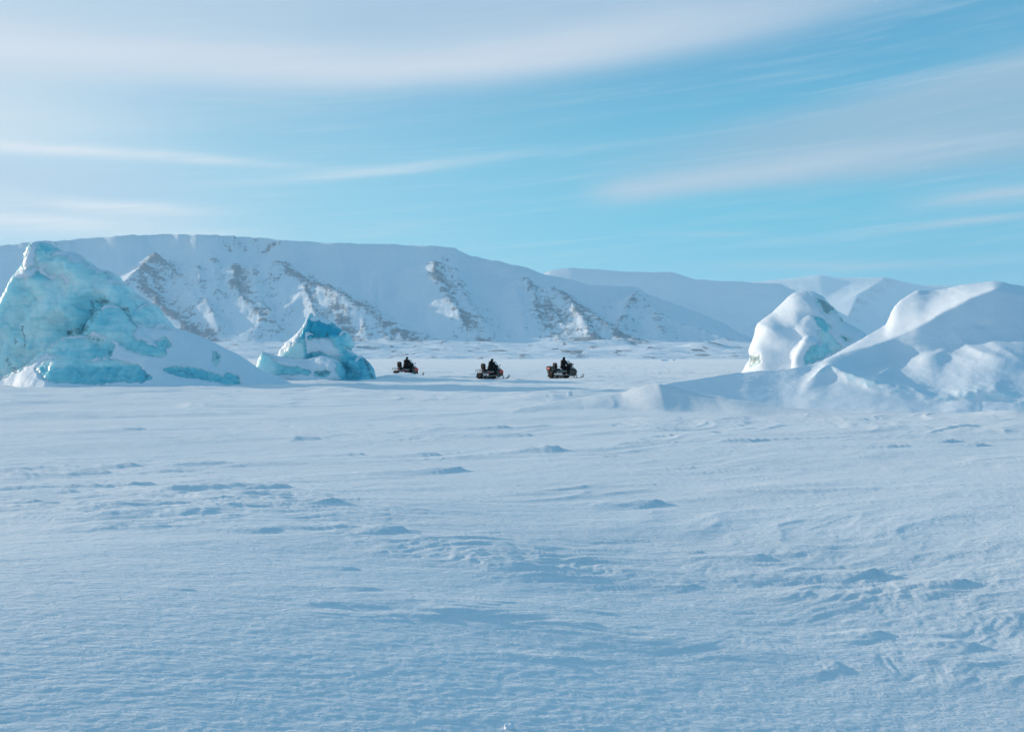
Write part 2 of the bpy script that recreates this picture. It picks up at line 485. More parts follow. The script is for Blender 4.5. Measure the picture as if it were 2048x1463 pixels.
def ground_h(x, y):
    x = np.asarray(x, np.float32); y = np.asarray(y, np.float32)
    r = np.sqrt(x * x + y * y) + 1e-3
    a = x * WC + y * WS; b = -x * WS + y * WC
    h = 0.0 * x
    # broad swells, quieter close to camera and far away
    far = ss(r, 6, 30) * (1 - 0.6 * ss(r, 200, 900)); far2 = 1 - ss(r, 500, 1500)
    h += 0.16 * fbm2(a / 26, b / 9, 3, 1) * far * far2
    h += 0.040 * fbm2(a / 6.5, b / 2.0, 3, 4) * ss(r, 3, 9) * far2
    # terraced wind slab in patches
    mk = ss(fbm2(x / 9, y / 5, 3, 9), -0.06, 0.22)
    px = CX + F * x / np.maximum(y, 1); py = HY + F * CAM_H / np.maximum(y, 0.5); fr = (y > 1)
    def zone(cx, cy, wx, wy): return fr * np.exp(-((px - cx) / wx) ** 2 - ((py - cy) / wy) ** 2)
    z1 = np.clip(zone(350, 1040, 520, 90) + zone(150, 1000, 300, 70) + zone(1750, 1120, 430, 55) * .8 + zone(1850, 1210, 300, 55) * .55
                 + zone(1000, 1125, 260, 35) + zone(1050, 1235, 420, 22) * .6, 0, 1)
    near_ok = 1 - ss(py, 1290, 1360) * fr
    mk = np.clip(mk * (0.25 + 0.5 * ss(r, 14, 30)) + z1, 0, 1) * near_ok * (1 - ss(r, 300, 900))
    wa = a + 0.5 * n2(a / 1.2, b / 1.2, 21); wb = b + 0.22 * n2(a / 0.8, b / 0.6, 22)
    k = 0.55 + ss(r, 8, 60) * 1.4
    t = (fbm2(wa / (2.1 * k), wb / (0.62 * k), 3, 12) + 1) * 4.0
    fl = np.floor(t); fc = t - fl
    h += 0.016 * k * (fl + ss(fc, 0.0, 0.45) - 0.35 * fc) * mk
    t = (fbm2(wa / (0.75 * k), wb / (0.20 * k), 3, 31) + 1) * 2.5
    fl = np.floor(t); fc = t - fl
    h += 0.009 * k * (fl + ss(fc, 0.0, 0.45) - 0.4 * fc) * mk * (0.4 + z1) * (1 - .75 * ss(r, 9, 16))
    h += 0.008 * fbm2(wa / 0.45, wb / 0.13, 3, 41, ridged=True) * mk * (0.3 + z1) * (1 - ss(r, 7, 13))
    # long curved wind ridges with one soft and one steep side
    for (la, lb, am, sd_, wd) in ((5.5, 1.05, .050, 71, 1.0), (3.2, .62, .026, 75, .9)):
        kk = 1 + ss(r, 14, 80) * 1.8
        qa = a + 1.1 * n2(a / 4, b / 3, sd_ + 1); qb = b + .8 * n2(a / 3.5, b / 2.5, sd_ + 2)
        nn = fbm2(qa / (la * kk), qb / (lb * kk), 3, sd_)
        cr = np.where(nn < 0, np.exp(nn / .22), np.exp(-nn / (.04 * wd + .0075 * np.clip(r - 4, 0, 9))))
        pm = ss(fbm2(a / 7, b / 4, 2, sd_ + 5), -.12, .35)
        h += am * kk * cr * pm * (0.42 + .9 * z1 + .35 * ss(r, 9, 16)) * (ss(r, 8.5, 12) if la > 4 else ss(r, 5.2, 8.0)) * far2
    h += .10 * fbm2(a / 16, b / 4, 3, 88) * ss(r, 50, 130) * far2
    # small scaly ripples everywhere close by
    nr = 1 - ss(r, 4.6, 8.5)
    rp = fbm2(a / 0.085 + 0.6 * n2(a / .3, b / .2, 5), b / 0.05, 3, 51)
    h += 0.0036 * rp * nr * (1 - 0.55 * mk)
    rp2 = fbm2(a / 0.42, b / 0.2, 3, 61)
    h += 0.006 * rp2 * (1 - ss(r, 40, 90)) * (1 - 0.5 * mk)
    for (qx, qy, L, W, hh, rot) in DRIFTS:
        x0, y0 = pxg(qx, qy); h += barchan(x, y, x0, y0, L * 1.4, W * .75, hh * .36, rot)
    rs = np.random.RandomState(5)
    for i in range(170):
        qy = 770 + 520 * rs.rand() ** 1.8; qx = rs.uniform(-100, 2150); x0, y0 = pxg(qx, qy); s = rs.uniform(.4, 1.0) * (0.25 + 0.045 * y0)
        if 1340 < qx and qy < 850: continue
        h += barchan(x, y, x0, y0, 2.6 * s, .20 * s, .013 * s, rs.uniform(-12, 22))
    # near ground dips to the right, away from the sun, shaped to darken the foreground
    dip = 1 - ss(r, 3.0, 15)
    h -= 1.04 * (1 - ss(r, 3.5, 16)) * ss(x - y * .1, -4.6, 3.6)
    h += 0.49 * (1 - ss(r, 3.5, 16))
    # smooth drift with a bright crest in the middle distance
    for (pl, W1, W2) in (([(1000, -30.5, .0), (1080, -32, .18), (1160, -33, .36), (1240, -33, .52), (1285, -32.6, .72), (1315, -32.4, .84), (1350, -32.2, .73), (1385, -32.0, .60), (1425, -31.9, .47), (1480, -31.5, .34), (1560, -31, .19), (1640, -30.4, .08), (1720, -30, 0)], 1.1, 1.75),
                         ([(960, 800, .0), (1060, 796, .14), (1100, 793, .22), (1160, 790, .14), (1200, 788, .0)], 1.2, 3.0),
                         ([(720, 762, .0), (775, 760, .22), (815, 758.5, .37), (850, 759, .28), (905, 760, .12), (960, 761, 0)], 1.3, 5.0)):
        P = [pxg(q[0], q[1]) if q[1] > 0 else ((q[0] - CX) / F * -q[1], -q[1]) for q in pl]; hs = np.array([q[2] for q in pl])
        d, t = line_d(x, y, P)
        side = y - np.interp(x, [p[0] for p in P], [p[1] for p in P])
        W = np.where(side > 0, W1, W2)
        h += np.interp(x, [p[0] for p in P], hs) * (np.exp(-(np.abs(side) / W) ** 1.35) if P[0][1] > 34 else np.clip(1 - np.abs(side) / np.where(side > 0, 2.2, 1.8 + .4 * n2(x * .8, y * 0, 3)), 0, 1) ** 1.05) * (1 + .06 * n2(x * 1.3, y * 1.3, 19))
    return h


def build_ground():
    u = np.linspace(1 / 3.3, 1 / 17, 600); rr = list(1 / u)
    while rr[-1] < 110: rr.append(rr[-1] * 1.0060)
    while rr[-1] < 16000: rr.append(rr[-1] * 1.028)
    rr = np.array([0.4, 1.0, 1.8, 2.5, 2.9] + rr, np.float32)
    th = np.concatenate([np.arange(-30, 30.001, 60 / 730.), np.arange(32, 330, 3.0)]); th = np.radians(th)
    R_, T_ = np.meshgrid(rr, th, indexing='ij'); x = R_ * np.sin(T_); y = R_ * np.cos(T_)
    z = ground_h(x.ravel(), y.ravel()); nr, nc = R_.shape
    V = np.stack([x.ravel(), y.ravel(), z], 1); Fq = grid_faces(nr, nc)
    i = np.arange(nr - 1) * nc; wrap = np.stack([i + nc - 1, i, i + nc, i + 2 * nc - 1], 1)
    V = np.vstack([V, [[0, 0, float(z[:nc].mean())]]]); c0 = len(V) - 1
    j = np.arange(nc); cap = np.stack([j, (j + 1) % nc, np.full(nc, c0), np.full(nc, c0)], 1)
    Fq = np.vstack([Fq, wrap])[:, ::-1]
    o = mesh_np("snow_covered_sea_ice", V, Fq, M['ground']); tag(o, kind='structure')
    return o


build_ground()


# ------------------------------------------------------------------ mountains (terrain on a fan-shaped grid)
CREST_A = [(-2500, 470), (-400, 500), (-200, 502), (0, 491), (60, 483), (110, 481), (150, 478), (250, 470), (340, 467), (430, 469), (500, 473), (560, 478), (640, 484), (760, 488), (860, 491), (912, 496), (925, 503), (942, 511), (997, 522),
           (1055, 535), (1090, 548), (1147, 559), (1180, 569), (1274, 573), (1294, 586), (1345, 606), (1397, 624), (1448, 647), (1482, 667), (1540, 690), (1620, 704), (1700, 710), (2600, 712)]
SPURS = [  # pixel polylines, first and last depth, flank slope, rock strength
    ([(309, 495), (288, 520), (275, 545), (302, 570), (316, 590), (347, 611), (381, 635), (412, 655)], 3900, 3150, .75, 1.0),
    ([(309, 495), (332, 525), (350, 552)], 3900, 3800, .9, .8),
    ([(288, 520), (255, 548), (215, 575), (180, 600)], 3800, 3400, .9, .55),
    ([(470, 512), (470, 542), (472, 566), (486, 578), (514, 602), (524, 620)], 3850, 3300, .8, .8),
    ([(542, 512), (538, 542), (541, 570), (530, 590)], 3850, 3600, .95, .55),
    ([(552, 510), (576, 524), (603, 541), (644, 553), (661, 561), (688, 570), (722, 588), (760, 610), (797, 630), (828, 650), (856, 670)], 3900, 3050, .62, .95),
    ([(644, 553), (606, 578), (570, 600), (520, 630), (470, 660)], 3750, 3120, .75, .35),
    ([(655, 560), (662, 598), (682, 640), (694, 668)], 3700, 3080, .8, 1.0),
    ([(680, 570), (706, 610), (728, 640), (742, 665)], 3650, 3080, .8, .6),
    ([(868, 500), (870, 531), (888, 559), (905, 590), (925, 613), (952, 636), (986, 660)], 3900, 3100, .75, .85),
    ([(1050, 540), (1069, 572), (1072, 607), (1082, 630), (1105, 650), (1132, 667)], 3900, 3100, .8, .8),
    ([(1106, 556), (1140, 581), (1166, 596), (1192, 615), (1228, 640), (1256, 662)], 3800, 3100, .7, .9),
    ([(1085, 600), (1120, 630), (1160, 664)], 3700, 3100, .8, .8),
    ([(1150, 622), (1180, 650), (1195, 668)], 3500, 3100, .9, .8),
    ([(1270, 574), (1254, 600), (1242, 628), (1236, 645)], 3900, 3300, .9, .6),
    ([(1274, 573), (1300, 590), (1350, 611), (1400, 629), (1450, 652), (1485, 671)], 3900, 3150, .6, .45),
    ([(1310, 610), (1326, 640)], 3700, 3300, .9, .5),
    ([(395, 520), (402, 560), (418, 600), (440, 640)], 3850, 3250, .85, .55),
    ([(425, 505), (430, 540), (436, 575)], 3950, 3550, .9, .5),
    ([(505, 515), (512, 550), (520, 585), (545, 625), (560, 655)], 3850, 3180, .85, .45),
    ([(600, 545), (612, 580), (630, 620), (640, 655)], 3800, 3150, .85, .75),
    ([(722, 588), (738, 615), (765, 650), (778, 668)], 3600, 3100, .8, .65),
    ([(905, 520), (925, 560), (950, 600), (985, 635)], 3900, 3250, .85, .5),
    ([(1030, 560), (1045, 600), (1050, 640)], 3800, 3250, .85, .35),
    ([(1125, 575), (1150, 610), (1185, 650)], 3850, 3150, .8, .6),
    ([(345, 530), (372, 565), (400, 600)], 3900, 3450, .85, .5),
]


def fan(name, Y0, Y1, ratio, px0, px1, dpx, hfun, mat):
    n = int(math.log(Y1 / Y0) / ratio); Ys = Y0 * np.exp(np.linspace(0, math.log(Y1 / Y0), n)); ps = np.concatenate([np.arange(-2400, px0, 30.), np.arange(px0, px1, dpx)]) if px0 < 0 else np.arange(px0, px1, dpx)
    Yg, Pg = np.meshgrid(Ys, ps, indexing='ij'); Yf, Pf = Yg.ravel(), Pg.ravel(); X = (Pf - CX) / F * Yf
    z, rock = hfun(X, Yf, Pf)
    o = mesh_np(name, np.stack([X, Yf, z], 1), grid_faces(*Yg.shape), mat, attrs={'rock': rock})
    return tag(o, kind='structure')


def h_A(X, Y, P):
    pc = np.interp(P, *zip(*CREST_A)); Yc = np.where(P < -60, 4050 - 900 * ss(-P, 60, 1400), 4050.0) + 60 * n2(P / 90, P * 0, 3)  # range bends nearer beyond the left frame, added to shade the visible slopes
    Zc = CAM_H + (HY - pc) / F * Yc
    wob = 120 * fbm2(X / 500, Y / 500, 3, 2)
    Yf = 3100.0
    # moraine between shore and mountain foot
    sh = 780 + 70 * n2(P / 130, P * 0, 8)
    m = np.clip((Y - sh) / (Yf - sh), 0, 1)
    mor = -3 + 4 * ss(Y, sh, sh + 330) + 44 * m ** 1.2
    hum = fbm2(X / 150, Y / 200, 3, 14) * 8 * ss(Y, sh, sh + 700) + fbm2(X / 42, Y / 70, 3, 24) * 1.6 * ss(Y, sh, sh + 80)
    hum += 12 * ss(fbm2(X / 330, Y / 500, 3, 34), .05, .6) * ss(Y, sh + 50, sh + 900)
    mor = mor + hum * (1 - .7 * ss(Y, Yf - 200, Yf + 400)) * (1 - .75 * ss(P, 1450, 1600))
    t = np.clip((Y - Yf + wob * (1 - ss(Y, 3600, 4200))) / (Yc - Yf), 0, 1)
    gul = fbm2(P / 34 + 1.2 * n2(P / 60, Y / 300, 2), Y / 1500, 3, 44) * 11
    prof = 0.90 * t ** 1.55 + 0.10 * ss(t, 0.965, 0.995)
    z = mor + (Zc - mor) * prof + gul * 4 * t * (1 - t)
    over = np.clip(Y - Yc, 0, None)
    z = np.where(over > 0, Zc - over * 0.004 - np.clip(over - 500, 0, None) * .3, z)
    rock = 0.10 * ss(t, .02, .2) + 0 * z
    slope_n = .6 * fbm2(X / 120, z / 60, 4, 64)
    for pts, Ya, Yb, sl_, rk in SPURS:
        n = len(pts); Q = []
        for i, (a, b) in enumerate(pts):
            YY = Ya + (Yb - Ya) * i / (n - 1); q = at(a, b, YY); Q.append((q.x, q.y, q.z))
        d, tt = line_d(X, Y, Q); zr = np.interp(tt, np.linspace(0, 1, n), [q[2] for q in Q])
        s = sl_ * (1 + .25 * fbm2(X / 120, Y / 160, 3, 74)); near = d < 700
        if not near.any(): continue
        tent = zr - s * d - 8 * fbm2(X / 45, Y / 45, 3, 84)
        up = smax(z, tent, 10.0) - z; z2 = z + (.66 if rk > .5 else .42) * up * (.12 + .88 * ss(t, .03, .30))
        xr = np.interp(Y, [q[1] for q in Q[::-1]], [q[0] for q in Q[::-1]]); rt = X > xr
        prox = np.where(rt, np.exp(-d / 105.0), np.exp(-d / 34.0)) * ss(tent - z, -90, 0)
        strk = fbm2(tt * 900 / 26, d / 260, 3, 31 + n); stra = fbm2(X / 160, z / 9.0, 3, 77)
        rock = np.maximum(rock, rk * prox * (.78 + .75 * strk + .75 * stra)); z = z2
    # horizontal basalt steps in the rock zones
    stp = 13.0; q = z / stp; z = z - ss(rock, .25, .6) * (q - np.floor(q) - ss(q - np.floor(q), .35, .65)) * stp * .55
    z = z + fbm2(X / 60, Y / 60, 4, 94) * 4.5 * ss(t, .05, .3) * (1 - ss(over, 0, 30) * .8)
    led = ss(n2(X / 420, z / 11.0, 91) + .5 * n2(X / 90, z / 6.0, 92), .30, .75) * ss(t, .12, .3) * (1 - ss(t, .9, .96)) * ss(fbm2(X / 330, z / 190, 3, 93), -.1, .35)
    rock = np.maximum(rock, .46 * led)
    # cliff band right under the plateau rim in places
    cb = ss(t, .955, .97) * (1 - ss(t, .997, 1)) * (np.exp(-((P - 470) / 45) ** 2) * .9 + np.exp(-((P - 540) / 28) ** 2) + np.exp(-((P - 890) / 28) ** 2) * .8
                                                      + np.exp(-((P - 105) / 18) ** 2) * .9 + np.exp(-((P - 290) / 25) ** 2) * .4)
    rock = np.maximum(rock, cb * (.62 + .3 * n2(P / 4, P * 0, 6)))
    mr = ss(fbm2(X / 30, Y / 200, 4, 104), .05, .4) * (1 - ss(Y, Yf + 50, Yf + 400)) * ss(Y, sh + 60, sh + 200) * (1 - .6 * ss(P, 1480, 1600))
    rock = np.maximum(rock, .66 * mr)
    # everything right of the last spur lies low
    return z, np.clip(rock, 0, 1)


def h_B(X, Y, P):
    pc = np.interp(P, [900, 1040, 1085, 1100, 1140, 1200, 1260, 1340, 1362, 1392, 1480, 1560, 1640, 1740, 1900], [600, 560, 545, 538, 533, 537, 541, 542, 547, 557, 561, 566, 600, 655, 712])
    Yc = 8200.0; Zc = CAM_H + (HY - pc) / F * Yc; Yf = 6950.0
    t = np.clip((Y - Yf) / (Yc - Yf), 0, 1); z = Zc * (0.93 * t ** 1.08 + .07 * ss(t, .9, 1)) - 5
    z = z + 40 * t * (1 - t) * fbm2(P / 120, Y / 3000, 2, 5)
    over = np.clip(Y - Yc, 0, None); z = np.where(over > 0, Zc - 5 - over * .12, z)
    z = z + 6 * fbm2(X / 150, Y / 150, 3, 6)
    q = at(1140, 533, Yc); d, _ = line_d(X, Y, [(at(1115, 536, Yc).x, Yc), (at(1150, 580, 7300).x, 7300)])
    z = smax(z, CAM_H + (HY - 540) / F * Yc - .75 * d, 20) * ss(over, 400, 0) + z * (1 - ss(over, 400, 0)) if False else z
    rock = .42 * ss(fbm2(X / 300, Y / 500 + z / 200, 4, 7), .1, .6) * ss(t, .1, .3) * (1 - ss(t, .5, .9))
    return z, rock


def h_C(X, Y, P):
    PC = ([1350, 1450, 1500, 1560, 1615, 1640, 1652, 1668, 1700, 1762, 1790, 1832, 1870, 1905, 1960, 2048, 2300, 2500],
                   [600, 570, 561, 556, 550, 546, 548, 553, 552, 552, 556, 566, 568, 568, 575, 568, 590, 650])
    pc = sum(np.interp(P + o, PC[0], PC[1]) for o in (-14, -9, -4, 0, 4, 9, 14)) / 7
    Yc = 12500.0; Zc = CAM_H + (HY - pc) / F * Yc; Yf = 9300.0
    t = np.clip((Y - Yf) / (Yc - Yf), 0, 1); z = Zc * t ** 1.15 - 10
    over = np.clip(Y - Yc, 0, None); z = np.where(over > 0, Zc - 10 - over * .1, z)
    z = z + 30 * 4 * t * (1 - t) * fbm2(P / 50, Y / 5000, 3, 15)
    pts = [(at(1775, 553, Yc).x, Yc), (at(1715, 600, 11200).x, 11200), (at(1690, 660, 10200).x, 10200)]
    d, tt = line_d(X, Y, pts); zr = np.interp(tt, [0, .5, 1], [at(1775, 553, Yc).z - 12, at(1712, 590, 11200).z, at(1690, 650, 10200).z])
    xr = np.interp(Y, [q[1] for q in pts[::-1]], [q[0] for q in pts[::-1]]); right = X > xr
    z = np.where(Y < Yc + 20, smax(z, zr - np.where(right, .62, .16) * d, 90), z)
    z = z + 6 * fbm2(X / 200, Y / 200, 3, 16)
    rock = np.exp(-(d / 260) ** 2) * right * .62 * (.7 + .6 * fbm2(X / 120, Y / 120, 3, 17))  # dark rock colour here paints the shaded side right of the ridge
    return z, np.clip(rock, 0, 1)


fan("mountain", 700, 5200, .0080, -90, 1760, 2.3, h_A, M['mountain'])
fan("mountain_far_ridge", 6000, 10000, .012, 850, 2100, 3.0, h_B, M['mountain'])
fan("mountain_far_peak", 9200, 14500, .010, 1300, 2600, 3.0, h_C, M['mountain'])


# ------------------------------------------------------------------ icebergs
def inflate(Xg, Zg, poly, Yc, tf, tb, dm, pw=0.5):
    """half-thickness towards and away from the camera for an outline given in photo pixels at depth Yc"""
    P = [((p - CX) / F * Yc, CAM_H + (HY - q) / F * Yc) for p, q in poly]
    d = poly_sd(Xg, Zg, P); k = np.clip(d / dm, 0, 1); r = (1 - (1 - k) ** 2) ** pw
    return d, tf * r, tb * r


def berg_field(x, y, z, lumps):
    Xg, Zg = np.meshgrid(x, z, indexing='ij'); Fv = None; yy = y[None, :, None]
    for L in lumps:
        Yc = L['Y']
        if L['t'] == 'inf':
            d, tf, tb = inflate(Xg, Zg, L['poly'], Yc, L['tf'], L['tb'], L['dm'], L.get('pw', .5))
            lean = L.get('lean', 0) * Zg + L.get('skew', 0) * (Xg - Xg.mean())
            yc = Yc + lean + L.get('wob', .5) * n2(Xg / 1.7, Zg / 1.7, L.get('s', 1))
            rel = L.get('rel', .5) * fbm2(Xg / L.get('rs', 1.9), Zg / L.get('rs', 1.9), 3, L.get('s', 1) + 3)
            tf = np.clip(tf + rel * np.clip(d / .5, 0, 1), 0.02, None)
            dy = yy - yc[:, None, :]
            f = np.where(dy < 0, -dy - tf[:, None, :], dy - tb[:, None, :])
            f = np.where((d <= 0)[:, None, :], np.maximum(f, -d[:, None, :]), f)
            f = np.maximum(f, -d[:, None, :] * 1.0)
        else:
            pts = L['top']; px = np.array([p[0] for p in pts], float); X = (px - CX) / F * Yc
            Zt = CAM_H + (HY - np.array([p[1] for p in pts], float)) / F * Yc
            zt = np.interp(Xg[:, 0], X, Zt, left=-2, right=-2)
            yc = Yc + L.get('wob', .3) * n2(x / 2.3, x * 0, L.get('s', 1)); dy = yy - yc[:, None, None]
            rel = L.get('rel', .25) * fbm2(Xg / 2.2, Zg / 1.6, 3, L.get('s', 1) + 5)
            sf = L['sf']; sb = L.get('sb', 1.2)
            lin = np.where(dy < 0, -dy * sf, dy * sb); lin = np.sqrt(lin ** 2 + L.get('rd', .1) ** 2) - L.get('rd', .1)
            f = (z[None, None, :] - (zt[:, None, None] - lin) + rel[:, None, :]) / math.sqrt(1 + sf * sf)
        f = f.astype(np.float32)
        Fv = f if Fv is None else smin(Fv, f, L.get('k', .25)).astype(np.float32)
    return Fv


def mask_of(px, py, plist, wn):
    """signed pixel distance field after painting polygons in order: ('s' snow | 'i' ice, polygon)"""
    val = np.full(px.shape, -30.0)
    for kind, poly in plist:
        d = poly_sd(px, py, poly) + wn
        val = np.maximum(val, d) if kind == 's' else np.minimum(val, -d)
    return val


def facets(V, s, seed):
    """broken fracture planes: every irregular cell is tilted its own way"""
    q = V / s + .35 * np.stack([fbm3(V, 1.1 / s, 2, seed + i) for i in (1, 2, 3)], 1); c = np.floor(q).astype(int); best = np.full(len(V), 9e9); out = np.zeros(len(V))
    for i in (-1, 0, 1):
        for j in (-1, 0, 1):
            for k in (-1, 0, 1):
                g = c + (i, j, k); hsh = _P[(_P[(_P[(g[:, 0] + seed) & 511] + g[:, 1]) & 511] + g[:, 2]) & 511]
                ctr = g + .5 + .42 * _G3[hsh]; d = q - ctr; r2 = (d * d).sum(1); m = r2 < best
                best = np.where(m, r2, best); out = np.where(m, (d * _G3[(hsh + 77) & 511]).sum(1) * 1.6 + _G3[(hsh + 200) & 511][:, 0] * .5, out)
    return out


def build_berg(label, bounds, h, lumps, masks, dirt_shade=(), tone0=.35, tones=(), rough=.14, snow_t=.10, flat_snow=.80, ice_smooth=1.0, name="iceberg"):
    (x0, x1), (y0, y1), (z0, z1) = bounds
    k_ = 1.05; x0, x1, y0, y1 = x0 * k_, x1 * k_, y0 * k_, y1 * k_; z1 += .5; h *= 1.03; lumps = [dict(L, Y=L['Y'] * k_) for L in lumps]
    x = np.arange(x0, x1, h); y = np.arange(y0, y1, h); z = np.arange(z0, z1, h)
    Fv = berg_field(x, y, z, lumps)
    Fv[:, :, 0] = np.maximum(Fv[:, :, 0], .01)
    Fv[0] = np.maximum(Fv[0], .01); Fv[-1] = np.maximum(Fv[-1], .01); Fv[:, 0] = np.maximum(Fv[:, 0], .01); Fv[:, -1] = np.maximum(Fv[:, -1], .01)
    V, Q = surf_nets(Fv, (x0, y0, z0), h)
    N = normals(V, Q); px, py = to_px(V)
    wn = 4.5 * fbm2(px / 9, py / 9, 3, 77) + 2.5 * fbm2(px / 3, py / 2.4, 2, 78)
    sd = mask_of(px, py, masks, wn)
    up = (N[:, 2] - flat_snow) * 60 + 8 * fbm3(V, 1.2, 3, 9)
    sd = np.maximum(sd, np.minimum(up, 8))
    back = N[:, 1] > .35
    sd = np.where(back, np.maximum(sd, (N[:, 2] - .25) * 40), sd)
    sn = ss(sd, -2, 5)
    # chiselled relief in the ice, calm under snow
    big = fbm3(V, .55, 3, 5) * .5 + fbm3(V, 1.5, 3, 15, ridged=True) * .38
    fine = fbm3(V, 4.5, 3, 25, ridged=True) * .16
    gash = -np.clip(1 - np.abs(fbm3(V, .7, 3, 45)) * 9, 0, 1) * .35
    disp = rough * (big * 1.6 + fine + gash) * (1 - .85 * sn) * ice_smooth
    Vi = V + N * disp[:, None]
    disp = disp + facets(V, 1.5, 3) * .11 * rough / .16 * (1 - .9 * sn) + facets(V, .55, 8) * .045 * rough / .16 * (1 - .9 * sn)
    tone = tone0 + .28 * fbm3(V, .5, 3, 35) - gash * .25
    for poly, amt, w in tones: tone = tone + amt * ss(poly_sd(px, py, poly) + wn, -w, w)
    dr = np.zeros(len(V))
    for poly, amt, w in dirt_shade: dr = np.maximum(dr, amt * ss(poly_sd(px, py, poly) + wn * .8, -w, w))
    root = empty(name, (float((x0 + x1) / 2), float((y0 + y1) / 2), 0.0)); tag(root, label, 'iceberg')
    inv = np.array(root.location)
    mesh_np("ice", Vi - inv, Q, M['ice'], root, attrs={'tone': tone, 'dirt_shade': dr})
    keep = (sd[Q].max(1) > -4); Qs = Q[keep]; used = np.unique(Qs); rm = np.full(len(V), -1); rm[used] = np.arange(len(used))
    off = -.12 + (snow_t + .12) * ss(sd, -4, 9) + .02 * fbm3(V, 1.3, 3, 55) * sn
    Vs = (V + N * (off + disp * .6)[:, None])[used]
    mesh_np("snow_cover", Vs - inv, rm[Qs], M['snow'], root)
    return root


